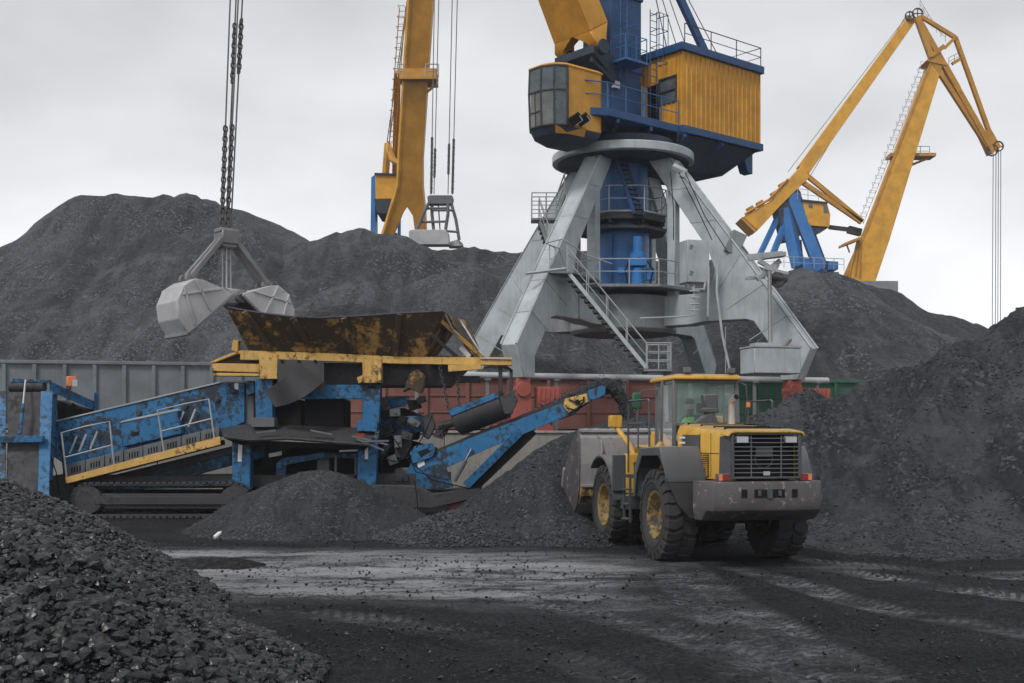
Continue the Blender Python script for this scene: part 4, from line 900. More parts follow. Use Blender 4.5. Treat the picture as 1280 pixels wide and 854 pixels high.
bar(mb, (997, 332), (1029, 337), 1.3, 0, 0, None, 4); mb.build('gantry_brace', 'far_blue', t)
mb = MB(); slab([(972, 262), (990, 244), (996, 250), (1004, 292), (996, 297), (982, 300)], -1.5, 1.5, mb); mb.path([q(1000, 300, 0), q(1003, 334, 0)], .2, 4); mb.path([q(994, 298, 0), q(1000, 332, 0)], .15, 4); mb.build('gantry_plate', 'dark_under', t, .03)
mb = MB(); mb.lathe([(.3, -1.0), (.85, -1.0), (.85, 1.0), (.3, 1.0)], q(990, 246, 0), Vector((0, 1, 0)), 20); mb.build('pivot', 'far_blue', t)
mb = MB(); slab([(1003, 251), (1034, 254), (1038, 268), (1037, 284), (1011, 282)], -2.2, 2.2, mb); hs_ = mb.build('machine_house', 'far_yellow', t, .05)
mb = MB(); slab([(1002, 249), (1035, 252.5), (1034.5, 254.5), (1002.5, 251.5)], -2.4, 2.4, mb); slab([(1011, 282.5), (1035, 284.5), (1020, 293), (1014, 290)], -2, 2, mb); mb.build('roof', 'dark_under', hs_)
mb = MB(); slab([(1029, 256), (1034, 256.5), (1036, 266), (1030, 266)], -2.26, -2.1, mb); slab([(1011, 254.5), (1016, 255), (1016, 260), (1011, 259.5)], -2.26, -2.1, mb); mb.each('window', 'glass_dark', hs_)
mb = MB(); mb.rail([q(997, 249, -2.2), q(1023, 252, -2.2), q(1023, 252, 2)], 1.2, .04, 1, 1.0); mb.build('handrail', 'rail', hs_)
mb = MB(); slab([(1032, 326), (1048, 327), (1048, 337), (1032, 337)], -2, 1, mb); mb.build('winch_box', 'far_blue', t, .04)
mb = MB(); mb.rail([q(955, 334, -3), q(1055, 338, -3)], 1.3, .04, 1, 1.2); mb.build('platform_handrail', 'rail', t)
mb = MB(); mb.b2(q(985, 372, -3), q(1096, 362, 5)); mb.b2(q(1000, 372, -3), q(1085, 420, 4)); mb.b2(q(995, 340, -1.5), q(1040, 364, 1.5)); mb.build('turntable', 'portal_dark', t)
for x in (940, 1110):
    for d in (-5, 6): mb = MB(); mb.beam(q(1025 + (x - 1025) * .4, 415, d * .6), Vector((q(x, 500, d).x, d, 0)), 1.4, 1.4); mb.build('leg', 'portal_dark', t)
mb = MB()
for x0, x1, d in ((1241.5, 1240, -.5), (1245, 1244, .5), (1248, 1247, -.5), (1251, 1250.5, .5)): mb.tube(q(x0, 188, d), q(x1, 470, d), .045, n=4)
mb.build('hoisting_rope', 'rope', t)
mb = MB()
for a, b in (((1134, 20), (985, 215)), ((1131, 22), (1010, 225))): mb.tube(q(*a, .4), q(*b, .4), .035, n=4)
mb.build('stay_rope', 'rope', t)

# ------------------------------------------------------------------ blue mobile screening machine
YS = 35.0
t = scr = Thing('screening_machine', 'blue mobile screening machine on tracks with coal smeared yellow hopper', 'screening machine', (P(330, 0, YS).x, YS + 1.2, 0))
q = lambda px, py, d=0: t.L(px, py, YS + d)
def slab(mb, pts, d0, d1): return mb.prism([q(x, y, d0) for x, y in pts], Vector((0, d1 - d0, 0)))
def one(name, mat, pts, d0, d1, parent=None, bevel=.012): mb = MB(); slab(mb, pts, d0, d1); return mb.build(name, mat, parent or t, bevel)
# crawler tracks
for d in (-.35, 2.3):
    c0, c1 = q(110, 628, d), q(292, 628, d); r = .47; z0 = .5; loop = []
    n_ = 22
    for i in range(n_): loop.append((c0.x + (c1.x - c0.x) * i / n_, z0 + r))
    for i in range(9): a = math.pi / 2 - math.pi * i / 9; loop.append((c1.x + r * math.cos(a), z0 + r * math.sin(a)))
    for i in range(n_): loop.append((c1.x + (c0.x - c1.x) * i / n_, z0 - r))
    for i in range(9): a = -math.pi / 2 - math.pi * i / 9; loop.append((c0.x + r * math.cos(a), z0 + r * math.sin(a)))
    mb = MB(); k = len(loop)
    mb.rings([[Vector((x, c0.y, z)), Vector((x, c0.y + .5, z)), Vector((x + (c0.x + c1.x - 2 * x) * .012, c0.y + .5, z + (z0 - z) * .12)), Vector((x + (c0.x + c1.x - 2 * x) * .012, c0.y, z + (z0 - z) * .12))] for x, z in loop], closed=True)
    for i in range(k):
        (xa, za), (xb, zb) = loop[i], loop[(i + 1) % k]; m = Vector(((xa + xb) / 2, c0.y + .25, (za + zb) / 2)); e = Vector((xb - xa, 0, zb - za)); ln = e.length; e.normalize(); nn = Vector((-e.z, 0, e.x))
        mb.beam(m - Vector((0, .27, 0)) + nn * .02, m + Vector((0, .27, 0)) + nn * .02, ln * .72, .06, nn)
    tr = mb.build('crawler_track', 'scr_dark', t)
    mb = MB(); mb.b2((c0.x - .2, c0.y + .04, .30), (c1.x + .2, c0.y + .46, .68)); mb.b2((c0.x + .2, c0.y - .02, .36), (c1.x, c0.y + .03, .62)); fr = mb.build('track_frame', 'scr_dark', tr, .02)
    for x in (c0.x, c1.x): mb = MB(); mb.lathe([(.06, -.02), (.40, -.02), (.40, .5), (.06, .5)], (x, c0.y + .02, z0), (0, 1, 0), 20); mb.build('sprocket', 'scr_dark', tr, .01)
# chassis
one('chassis', 'scr_dark', [(92, 596), (560, 592), (560, 608), (92, 610)], .3, 2.1)
one('chassis_rail', 'scr_blue_dirty', [(120, 604), (296, 601), (296, 610), (120, 612)], -.05, .25)
one('lower_frame', 'scr_dark', [(468, 606), (522, 607), (540, 617), (600, 610), (600, 622), (540, 636), (486, 635), (468, 626)], -.2, 2.2, None, .03)
one('under_shade_box', 'flat_black', [(312, 558), (470, 552), (470, 640), (312, 640)], 1.2, 2.5)  # black box added for darkness beneath the machine
one('undersized_conveyor', 'scr_blue_dirty', [(100, 618), (330, 556), (330, 571), (104, 632)], .6, .8)
one('undersized_conveyor', 'scr_dark', [(100, 604), (330, 548), (330, 556), (100, 618)], .8, 1.9)
one('frame_elbow', 'scr_blue_dirty', [(345, 602), (345, 580), (352, 573), (400, 566), (447, 567), (447, 573), (402, 573), (358, 581), (356, 602)], .35, .55)
one('fuel_tank', 'scr_grey', [(396, 573), (412, 572), (412, 592), (396, 592)], .6, 1.0, None, .03)
one('cabinet_post', 'scr_grey', [(418, 570), (421, 570), (421, 605), (418, 605)], .3, .4); one('cabinet_post', 'scr_grey', [(443, 571), (446, 571), (446, 610), (443, 610)], .3, .4)
# legs: near pair and far pair
for d in (0, 2.35):
    lg = one('leg', 'scr_blue', [(290, 548), (313, 548), (313, 616), (290, 616)], d - .12, d + .3, None, .02); one('foot', 'flat_black', [(289, 611), (314, 611), (314, 617), (289, 617)], d - .15, d + .33, lg)
    lg = one('leg', 'scr_blue', [(447, 545), (472, 545), (470, 618), (446, 618)], d - .12, d + .3, None, .02)
    one('post', 'scr_blue', [(319, 474), (341, 474), (341, 524), (319, 524)], d - .05, d + .35, None, .02); one('post_shoe', 'scr_grey', [(314, 522), (343, 522), (343, 534), (314, 534)], d - .12, d + .4)
    p_ = one('post', 'scr_blue', [(453, 480), (476, 480), (474, 530), (452, 530)], d - .05, d + .35, None, .02); one('collar', 'scr_blue', [(446, 526), (472, 527), (471, 540), (446, 539)], d - .14, d + .4, p_)
    one('slot', 'flat_black', [(459, 482.5), (470, 482.5), (470, 486), (459, 486)], d - .055, d - .045, p_, 0)
    one('corner_post', 'scr_yellow', [(324, 442), (347, 442), (347, 474), (324, 474)], d - .2, d + .2, None, .015); one('corner_post', 'scr_yellow', [(453, 447), (477, 447), (477, 479), (453, 479)], d - .2, d + .2, None, .015)
one('cross_beam', 'scr_blue', [(341, 481), (453, 481), (453, 499), (341, 499)], .1, .3, None, .02)
one('cross_beam', 'scr_dark', [(341, 470), (600, 470), (600, 478), (341, 478)], .5, .75)
for x0, x1, y0 in ((344, 376, 500), (381, 430, 499)): one('belt_feeder', 'flat_black', [(x0, y0), (x1, y0), (x1, 536), (x0, 536)], .5, 2.0)
one('feeder_body', 'scr_dark', [(300, 452), (585, 456), (560, 482), (340, 482)], .45, 2.4)
# bent walkway deck
mb = MB(); pts = [(276, 536), (300, 531), (345, 532), (400, 534), (470, 537)]; pb = [(280, 547), (310, 551), (360, 549), (420, 554), (462, 557)]
top = [q(x, y, .5) for x, y in pts]; bot = [q(x, y, -.75) for x, y in pb]
for i in range(4): mb.hex([bot[i] - Z * .03, bot[i + 1] - Z * .03, top[i + 1] - Z * .03, top[i] - Z * .03, bot[i] + Z * .03, bot[i + 1] + Z * .03, top[i + 1] + Z * .03, top[i] + Z * .03])
mb.path([b + Z * .02 for b in bot], .035, 5); dk = mb.build('walkway', 'scr_dark', t, .008)
mb = MB(); slab(mb, [(282, 549), (460, 557), (455, 563), (300, 556)], -.3, .5); mb.build('skirt', 'flat_black', dk)
mb = MB()
for a, b in (((440, 545), (485, 556)), ((446, 549), (480, 563)), ((455, 552), (486, 551)), ((320, 541), (345, 538)), ((388, 538), (415, 543)), ((424, 564), (447, 563))): mb.beam(q(*a, -.7), q(*b, -.6), .09, .05)
mb.each('torn_edge', 'scr_grey', dk)
one('sign_plate', 'lens_red', [(444, 542), (456, 542), (455, 547), (444, 547)], -.72, -.7, dk, 0)
# hopper: flared near wall, end walls, far wall, stiffeners, rim and frame
nt_ = [q(*p, -.8) for p in ((285, 385), (306, 389), (332, 393), (366, 397), (400, 398), (430, 397), (465, 395), (500, 392.5), (553, 390))]
nb_l = [q(x, y, -.1) for x, y in ((312, 437), (330, 438), (352, 439), (380, 440), (407, 441), (432, 442), (462, 444), (494, 445), (531, 447))]
ft = [p + Vector((0, 4.0, 0.1)) for p in nt_]; fb = [p + Vector((0, 2.6, 0)) for p in nb_l]
def sheet(a, b, th):
    mb = MB(); nn = (a[-1] - a[0]).cross(b[0] - a[0]).normalized() * th
    for i in range(len(a) - 1): mb.hex([b[i], b[i + 1], b[i + 1] + nn, b[i] + nn, a[i], a[i + 1], a[i + 1] + nn, a[i] + nn])
    return mb
hw = sheet(nt_, nb_l, -.04).build('hopper_wall', 'hopper', t)
sheet(ft, fb, .04).build('hopper_wall', 'hopper', t)
sheet([nt_[0], ft[0]], [nb_l[0], fb[0]], .04).build('hopper_wall', 'hopper', t)
re = [nt_[-1], ft[-1] + Vector((.35, 0, 0))]; sheet(re, [nb_l[-1], fb[-1]], -.04).build('hopper_wall', 'hopper', t)
mb = MB()
for i, dx in ((1, 0), (3, 0), (5, 0), (7, 0)): a, b = nt_[i] + Vector((0, -.06, -.01)), nb_l[i] + Vector((.25 if i < 6 else 0, -.09, .02)); mb.beam(a, b, .17, .10, (0, 1, .3))
mb.each('stiffener', 'hopper', hw, .01)
mb = MB(); mb.path([p + Vector((0, -.02, .01)) for p in nt_], .04, 5); mb.path([re[0], re[1]], .04, 5); mb.build('rim', 'scr_dark', hw)
mb = MB(); mb.beam(q(549, 399, -.3), q(603, 447, .6), .12, .22, (0, 1, 0)); mb.build('wing_strut', 'scr_yellow', t, .01)
mb = MB(); mb.beam(q(536, 416, -.5), q(578, 452, .2), .1, .24, (0, 1, 0)); mb.build('wing_brace', 'scr_dark', t, .01)
mb = MB(); mb.path([q(557, 394, -.4), q(566, 413, -.2), q(604, 446, .8)], .035, 5); mb.path([q(575, 400, 1.5), q(604, 446, .8)], .03, 5); mb.build('tie_rod', 'rail', t)
one('wing_plate', 'white', [(573, 436), (577, 431), (589, 444), (585, 449)], .3, .33)
mb = sheet([q(560, 392, .2), q(585, 402, 2.5)], [q(590, 446, .4), q(604, 447, 2.0)], .04); mb.build('wing_panel', 'hopper', t)
one('hopper_frame', 'scr_yellow', [(300, 438), (420, 442), (500, 446), (640, 447), (640, 457), (500, 455), (420, 452), (300, 450)], -.15, .12)
one('hopper_frame', 'scr_yellow', [(300, 438), (640, 447), (640, 455), (300, 450)], 2.5, 2.75)
one('side_beam', 'scr_yellow', [(264, 454), (324, 455), (324, 466), (265, 464)], -.1, .25, None, .015); one('side_beam', 'scr_yellow', [(267, 466), (324, 467), (324, 470.5), (267, 470)], -.1, .3)
one('side_web', 'scr_dark', [(264, 450), (297, 440), (324, 441), (324, 466), (266, 466)], .1, .3); one('side_cap', 'scr_yellow', [(263, 452), (297, 438.5), (324, 440), (324, 444), (297, 442), (264, 455)], -.12, .32)
one('lug', 'scr_yellow', [(289, 438), (291, 425), (298, 425), (297, 441)], -.15, .15)
one('latch', 'scr_yellow', [(446, 472), (453, 469), (453, 477), (448, 480)], -.3, .1)
one('tail_bracket', 'hopper', [(503, 490), (507, 482), (512, 467), (522, 461), (532, 470), (529, 487), (525, 492), (512, 486)], -.2, .3, None, .02)
one('yellow_runner', 'scr_yellow', [(560, 456), (602, 456), (602, 462), (560, 465)], -.3, -.1)
# rubber flap hanging over the feeder, its corner curled up
mb = MB(); slab(mb, [(347, 449), (405, 451), (405, 489), (347, 489)], -.28, -.25); fl = mb.build('rubber_flap', 'flap', t)
mb = MB(); rs = []
for i in range(11):
    s_ = i / 10; b = -.32 - .42 * math.sin(math.pi * min(1, s_ * 1.15) * .95); rs.append([q(374 + (330 - 374) * s_ + 4 * math.sin(math.pi * s_), 455 + 34 * s_, b), q(404 + (344 - 404) * s_, 478 + 31 * s_ + 6 * math.sin(math.pi * s_), b)])
vs = [p for r_ in rs for p in r_]; mb.add(vs, [(2 * i, 2 * i + 1, 2 * i + 3, 2 * i + 2) for i in range(10)]); mb.build('flap_corner', 'flap', fl, smooth=80, solid=.03)
mb = MB()
for x in (352.5, 373.5, 394): mb.tube(q(x, 451.5, -.33), q(x, 451.5, -.25), .045, n=8)
mb.build('bolt', 'flat_black', fl)
# vibrating screen box
sb_ = one('screen_box', 'scr_blue', [(70, 527), (277, 478), (306, 478), (306, 528), (275, 541), (80, 600)], .4, 2.4, None, .02)
one('top_edge', 'rail', [(70, 525.5), (277, 476.5), (306, 476.5), (306, 478.2), (277, 478.2), (70, 527.2)], .36, .5, sb_, 0)
mb = MB()
for i in range(9): x = 135 + 19.5 * i; y = 541 - .236 * (x - 70) + (6 if i % 2 else 0); mb.lathe([(0, -.1), (.06, -.1), (.06, -.04), (.1, -.03), (.1, 0), (0, 0)], q(x, y, .4), (0, 1, 0), 8)
mb.each('bolt', 'scr_dark', sb_)
cv = one('motor_cover', 'scr_blue', [(151, 529), (221, 513), (228, 542), (153, 559)], .12, .39, sb_, .02); one('louvre', 'flat_black', [(164, 541), (174, 539), (174, 544), (164, 546)], .11, .125, cv, 0)
one('cover_lid', 'rail', [(150, 529), (151, 526.5), (221, 511), (224, 513.5)], .1, .39, sb_)
one('sticker', 'white', [(293, 479), (298, 479), (298, 487), (293, 487)], .385, .39, sb_, 0)
one('end_column', 'scr_grey', [(306, 486), (318, 484), (318, 532), (300, 530)], .5, .9, None, .03); one('spring_bracket', 'scr_blue_dirty', [(308, 476), (318, 476), (318, 492), (308, 494)], .2, .5)
one('sticker', 'white', [(298, 553), (303, 553), (302, 577), (297, 577)], -.125, -.12, None, 0); one('sticker', 'white', [(456, 560), (460, 560), (460, 574), (456, 574)], -.125, -.12, None, 0); one('sticker', 'white', [(336, 567), (352, 564), (352, 569), (336, 572)], .58, .6, None, 0)
# slotted side panels with the walkway kick plate
n_ = 8
for i in range(n_):
    x0, x1 = 83 + 24 * i, 83 + 24 * i + 23; y0, y1 = 581 - .25 * (x0 - 83), 581 - .25 * (x1 - 83)
    sp_ = one('side_panel', 'scr_grey', [(x0, y0), (x1, y1), (x1, y1 + 17), (x0, y0 + 18)], .02, .2)
    mb = MB()
    for k in range(4): xx = x0 + 6 + 3.4 * k; yy = y0 + 5 - .25 * (xx - x0); slab(mb, [(xx, yy), (xx + 1.6, yy - .4), (xx + 1.6, yy + 6.5), (xx, yy + 7)], .012, .03)
    mb.build('slot', 'flat_black', sp_)
one('kick_plate', 'scr_yellow', [(81, 597), (275, 545.5), (276, 556), (83, 605)], -.42, -.36)
one('side_walkway', 'scr_dark', [(81, 600), (275, 550), (276, 556), (83, 606)], -.36, .2)
for (a, b, c_, d_) in (((77, 541), (137, 527), (84, 603), (143, 586)), ((197, 513), (261, 499), (205, 566), (268, 548))):
    mb = MB(); mb.path([q(c_[0], c_[1], -.38), q(*a, -.38), q(b[0] - 30, b[1] + 6, -.38), q(*b, -.38), q(d_[0], d_[1], -.38)], .026, 6); m1, m2 = (a[0] + 3.5, (a[1] + c_[1]) / 2), (b[0] + 3, (b[1] + d_[1]) / 2); mb.tube(q(*m1, -.38), q(*m2, -.38), .022, n=5)
    for f in (.25, .45, .68): x = a[0] + (b[0] - a[0]) * f; y = a[1] + (b[1] - a[1]) * f; mb.tube(q(x + 4, y + 8, .3), q(x - 5, y + 30, .2), .03, n=5)
    mb.build('handrail', 'rail', t)
# tail conveyor seen end-on at the left
mb = MB(); bp_ = [(11, 487), (54, 487), (50, 545), (47, 640), (7, 640), (9, 545)]
mb.hex([q(7, 642, -1.3), q(48, 642, -1.3), q(48, 642, -1.1), q(7, 642, -1.1), q(11, 490, -.2), q(54, 490, -.2), q(54, 490, 0), q(11, 490, 0)])
for i in range(0):
    f = i / 16; y = 640 - 148 * f; d = -1.3 + 1.1 * f - .02; xa, xm, xb = 8 + 4 * f, 28 + 4.5 * f, 47 + 6 * f
    mb.path([q(xa + 3, y - 5, d + .02), q(xm, y, d + .02), q(xb - 3, y - 5, d + .02)], .010, 4)
belt = mb.build('tail_belt', 'scr_dark', t)
mb = MB(); mb.tube(q(13, 483, .05), q(56, 483, .05), .17, n=14); mb.build('head_drum', 'scr_dark', t)
for x0, x1, xb in ((-6, 8, -8), (51, 66, 46)): mb = MB(); mb.hex([q(xb, 640, -1.35), q(xb + 15, 640, -1.35), q(xb + 15, 640, -.8), q(xb, 640, -.8), q(x0, 489, -.25), q(x1, 489, -.25), q(x1, 489, .3), q(x0, 489, .3)]); mb.build('tail_frame', 'scr_blue', t, .015)
mb = MB(); mb.hex([q(56, 600, -.8), q(66, 600, -.6), q(66, 600, -.4), q(56, 600, -.6), q(60, 492, -.1), q(72, 492, .6), q(72, 492, .9), q(60, 492, .2)]); mb.hex([q(66, 570, .4), q(80, 580, .4), q(80, 580, .7), q(66, 570, .7), q(60, 495, .4), q(68, 495, .4), q(68, 495, .7), q(60, 495, .7)]); mb.build('tail_frame', 'scr_blue', t, .015)
one('cross_member', 'scr_blue', [(-4, 545), (53, 545), (53, 553), (-4, 554)], -.95, -.75, None, .015); one('cross_member', 'scr_blue', [(14, 473), (62, 475), (62, 479), (14, 478)], -.1, .1)
mb = MB(); mb.tube(q(25, 542, -.95), q(29, 505, -.7), .055, n=8); ram = mb.build('hydraulic_ram', 'scr_blue', t); mb = MB(); mb.tube(q(29, 505, -.7), q(32, 475, -.3), .03, n=8); mb.build('piston_rod', 'chrome', ram)
mb = MB(); mb.hex([q(62, 489, .0), q(118, 513, 1.4), q(118, 513, 1.6), q(62, 489, .2), q(62, 476, 0), q(118, 502, 1.4), q(118, 502, 1.6), q(62, 476, .2)]); mb.b2(q(117, 513, 1.35), q(123, 491, 1.7)); mb.build('side_arm', 'scr_blue', t, .012)
mb = MB(); slab(mb, [(70, 500), (108, 512), (105, 524), (72, 530)], .9, 1.6); mb.path([q(84, 520, .8), q(92, 505, .8), q(100, 512, .8)], .06, 5); mb.build('gearbox', 'flat_black', t, .02)
mb = MB(); mb.box(q(89, 477, .6), (.26, .3, .3), R(25)); lm = mb.build('work_lamp', 'orange', t, .02); mb = MB(); mb.box(q(93.5, 479, .42), (.14, .05, .2), R(25)); mb.build('lens', 'lens', lm); mb = MB(); mb.tube(q(88, 484, .6), q(86, 500, .6), .03, n=5); mb.build('lamp_post', 'scr_dark', lm)
mb = MB()
for k, (a, b, c_) in enumerate((((60, 560), (70, 590), (74, 620)), ((58, 575), (64, 600), (72, 626)), ((63, 555), (78, 570), (80, 600)))): mb.path([q(*a, -.3), q(*b, -.5 - .1 * k), q(*c_, -.2)], .018, 5)
mb.build('hose', 'flat_black', t)
one('tail_skirt', 'scr_dark', [(58, 596), (92, 590), (95, 640), (66, 642)], .1, .8)
# discharge conveyor to the right
def cq(px, py, d=0): return t.L(px, py, 35.4 - (px - 510) / 247.0 * 1.9 + d)
def cslab(mb, pts, d0, d1): a = [cq(x, y, d0) for x, y in pts]; b = [cq(x, y, d1) for x, y in pts]; n = len(pts); mb.add(a + b, [tuple(range(n)), tuple(range(2 * n - 1, n - 1, -1))] + [(i, (i + 1) % n, n + (i + 1) % n, n + i) for i in range(n)]); return mb
beam_p = [(508, 592), (514, 578), (539, 568), (605, 541), (703, 504), (736, 491), (740, 502), (712, 519), (647, 546), (605, 563), (556, 586), (524, 594)]
for d in (0, 1.15): cslab(MB(), beam_p, d, d + .1).build('conveyor_beam', 'scr_blue_dirty' if d else 'scr_blue', t, .01)
mb = MB(); cslab(mb, [(514, 575), (605, 537), (703, 500), (748, 484), (752, 490), (740, 500), (600, 552), (520, 590)], .12, 1.13); bl = mb.build('conveyor_belt', 'rubber', t, .01)
mb = MB()
for f in np.linspace(0, 1, 8): x = 525 + 205 * f; y = 586 - 84 * f; mb.tube(cq(x, y, .1), cq(x, y, 1.14), .07, n=8)
mb.build('roller', 'scr_dark', t)
mb = MB(); mb.tube(cq(750, 490, -.1), cq(750, 490, 1.3), .17, n=14); mb.build('head_drum', 'scr_dark', t)
for d in (-.12, 1.2): cslab(MB(), [(735, 488), (752, 482), (757, 484), (756, 494), (745, 499), (737, 500)], d, d + .1).build('head_bracket', 'scr_blue', t, .01)
mp_ = MB(); cslab(mp_, [(703, 507), (705, 499), (733, 492), (736, 502), (716, 513), (711, 517)], -.10, -.02); mo = mp_.build('motor_plate', 'scr_yellow', t, .015)
mb = MB(); mb.path([cq(708, 510, -.16), cq(720, 513, -.2), cq(729, 503, -.18), cq(730, 496, -.15)], .025, 5); mb.path([cq(712, 500, -.14), cq(722, 504, -.2), cq(728, 500, -.16)], .02, 5); mb.path([cq(700, 524, -.1), cq(715, 519, -.15), cq(728, 508, -.16)], .018, 5); mb.tube(cq(722, 503, -.2), cq(722, 503, -.04), .08, n=10); mb.build('hose', 'flat_black', mo)
for d in (0, 1.15): mb = MB(); mb.beam(cq(583, 607, d), cq(649, 541, d), .24, .1, (0, 1, 0)); mb.build('conveyor_strut', 'scr_blue', t, .01)
mb = MB(); mb.beam(cq(589, 613, .6), cq(664, 541, .6), .26, .9, (0, 1, 0)); mb.build('belt_return', 'flat_black', t)  # dark band along the strut, standing for the belt's return run
mb = MB(); mb.tube(cq(568, 601, -.1), cq(582, 576, -.1), .07, n=8); ram = mb.build('hydraulic_ram', 'scr_grey', t); mb = MB(); mb.tube(cq(582, 576, -.1), cq(590, 561, -.1), .035, n=8); mb.build('piston_rod', 'chrome', ram)
cslab(MB(), [(518, 592), (522, 582), (556, 579), (567, 609), (545, 613), (520, 611)], -.02, .25).build('base_plate', 'scr_blue_dirty', t, .02)
br = cslab(MB(), [(512, 566), (518, 558), (540, 553), (545, 562), (540, 572), (516, 580)], -.1, .15).build('pivot_bracket', 'scr_blue', t, .015)
mb = MB(); cslab(mb, [(522, 565), (534, 560), (538, 565), (526, 572)], -.11, -.09); mb.build('opening', 'flat_black', br)
cslab(MB(), [(521, 578), (530, 574), (531, 581), (523, 585)], -.03, -.015).build('sticker', 'white', t)
cslab(MB(), [(476, 497), (512, 496), (508, 508), (476, 513)], .3, .9).build('link_beam', 'scr_blue', t, .02)
cslab(MB(), [(474, 524), (512, 520), (533, 520), (532, 540), (514, 541), (476, 548)], .2, 1.0).build('link_beam', 'scr_blue_dirty', t, .02)
cslab(MB(), [(508, 500), (524, 500), (528, 510), (512, 514)], .2, .8).build('coupling', 'flat_black', t, .03)
cslab(MB(), [(530, 520), (540, 514), (545, 534), (536, 550), (528, 545)], .1, .9).build('coupling', 'scr_dark', t, .04)
cslab(MB(), [(495, 548), (512, 540), (516, 556), (505, 575), (492, 572)], .0, .9).build('valve_block', 'scr_dark', t, .04)
for k, (x, y, a, b, d, mt) in enumerate(((482, 505, 5, 9, -.1, 'scr_dark'), (494, 516, 7, 5, -.05, 'scr_grey'), (503, 527, 5, 7, -.2, 'flat_black'), (518, 528, 8, 4, -.1, 'scr_grey'), (486, 536, 6, 6, -.1, 'flat_black'), (498, 552, 5, 8, -.15, 'scr_grey'), (509, 545, 7, 5, -.1, 'scr_dark'), (482, 562, 4, 9, .2, 'scr_blue_dirty'), (491, 575, 6, 6, 0, 'scr_grey'), (503, 598, 8, 4, -.1, 'scr_dark'), (549, 543, 6, 5, .3, 'scr_dark'), (556, 536, 5, 4, .2, 'flat_black'), (527, 500, 6, 4, .3, 'scr_dark'))):
    mb = MB(); mb.box(cq(x, y, d), (a * .045, .3, b * .045), 0, 0, R(-20 + 17 * (k % 4))); mb.tube(cq(x, y, d - .2), cq(x + 1, y, d), .05, n=8); mb.build('valve_block', mt, t, .012)
cslab(MB(), [(493, 585), (518, 584), (518, 606), (492, 606)], .1, 1.0).build('hydraulic_motor', 'scr_grey', t, .06)
cslab(MB(), [(472, 552), (506, 548), (548, 560), (552, 590), (540, 606), (472, 606)], 1.3, 2.2).build('dark_backdrop', 'flat_black', t, .05)  # this and the next are backdrops added to darken gaps behind the clutter
cslab(MB(), [(474, 512), (505, 510), (530, 520), (524, 550), (474, 552)], 1.3, 2.0).build('dark_backdrop', 'scr_dark', t, .05)
mb = MB(); mb.tube(cq(500, 591, -.06), cq(500, 591, .1), .14, n=14); mb.build('pulley', 'scr_dark', t)
mb = MB(); dr0, dr1 = cq(573, 527, .2), cq(631, 505, .2); mb.tube(dr0, dr1, .42, n=24); mb.tube(dr0 - (dr1 - dr0) * .04, dr0, .34, n=20); mb.tube(cq(549, 533, .2), dr0, .12, n=10); drum = mb.build('magnet_drum', 'rubber', t, .01)
cslab(MB(), [(560, 513), (620, 491), (624, 497), (564, 521)], -.25, .75).build('drum_cover', 'scr_blue', t, .02)
cslab(MB(), [(624, 497), (642, 487), (648, 500), (640, 518), (630, 518)], -.2, .7).build('drum_bearing', 'scr_dark', t, .02)
one('end_frame', 'scr_dark', [(623, 449), (628, 449), (628, 490), (623, 490)], .0, .12); one('end_frame', 'scr_dark', [(625, 452), (641, 462), (641, 467), (625, 457)], .0, .12); one('end_frame', 'scr_dark', [(637, 462), (641, 462), (641, 492), (637, 492)], .0, .12)
one('end_rail', 'rail', [(600, 447), (640, 448), (640, 450), (600, 449)], -.2, -.1); one('red_skid', 'red', [(560, 628), (586, 624), (588, 634), (572, 640), (561, 638)], .0, .6, None, .03)
for k, (pts_) in enumerate((((484, 552), (478, 575), (480, 605)), ((487, 540), (510, 575), (540, 600), (583, 610)), ((505, 560), (520, 590), (560, 600)), ((470, 572), (495, 577), (515, 570)), ((540, 520), (532, 540), (520, 560)), ((518, 600), (521, 620), (523, 648)))): mb = MB(); mb.path([q(*p, -.15 - .05 * k) for p in pts_], .017, 5); mb.build('hose', 'flat_black', t)
def chain(mb, p0, p1, ln, wd, r, n=4):
    p0, p1 = Vector(p0), Vector(p1); d = (p1 - p0).normalized(); x = d.orthogonal().normalized(); y = d.cross(x); m = max(1, int((p1 - p0).length / (ln * .78)))
    for i in range(m):
        c = p0 + (p1 - p0) * (i + .5) / m; a = x if i % 2 else y
        mb.path([c + d * (ln / 2 * u) + a * (wd / 2 * v) for u, v in ((-1, 0), (-.7, .8), (-.3, 1), (.3, 1), (.7, .8), (1, 0), (.7, -.8), (.3, -1), (-.3, -1), (-.7, -.8))], r, n, closed=True)
    return mb
chain(MB(), q(549, 455, -.1), q(561, 512, -.1), .13, .08, .018).build('chain', 'scr_dark', t); chain(MB(), q(571, 455, -.1), q(574, 508, -.1), .13, .08, .018).build('chain', 'scr_dark', t)

# coal in the hopper, on the belt and falling from the spout
t = Thing('coal_load', 'heap of coal rising above the rim of the yellow hopper', 'coal', P(425, 440, YS + .6))
hh = Heap([[tuple(P(405, 383, 35.9)), tuple(P(440, 379, 36.2)), tuple(P(470, 384, 36.0))], [tuple(P(318, 394, 35.6)), tuple(P(345, 396, 35.6))]], .5, EYE + (HY - 436) / F * 35.4, .2, .05, .8, .12, .2, 71, .02)
o = hh.mesh('coal_surface', P(318, 0, YS).x, P(528, 0, YS).x, 34.95, 37.6, .07, 'coal_far_dark', t); o.location = -t.o.location
mb = MB(); pa = [P(312, 437, YS) for _ in (0,)]; mb.b2(t.W(P(318, 437, 35.0)), t.W(P(526, 441, 37.4))); mb.build('coal_body', 'coal_fine', t)
t = Thing('coal_stream', 'black stream of coal pouring off the conveyor head onto the heap', 'coal', P(790, 530, 33.3)); t.o['kind'] = 'stuff'
mb = MB(); pts = []; rad = []
W_ = lambda px, py, d=0: cq(px, py, d)
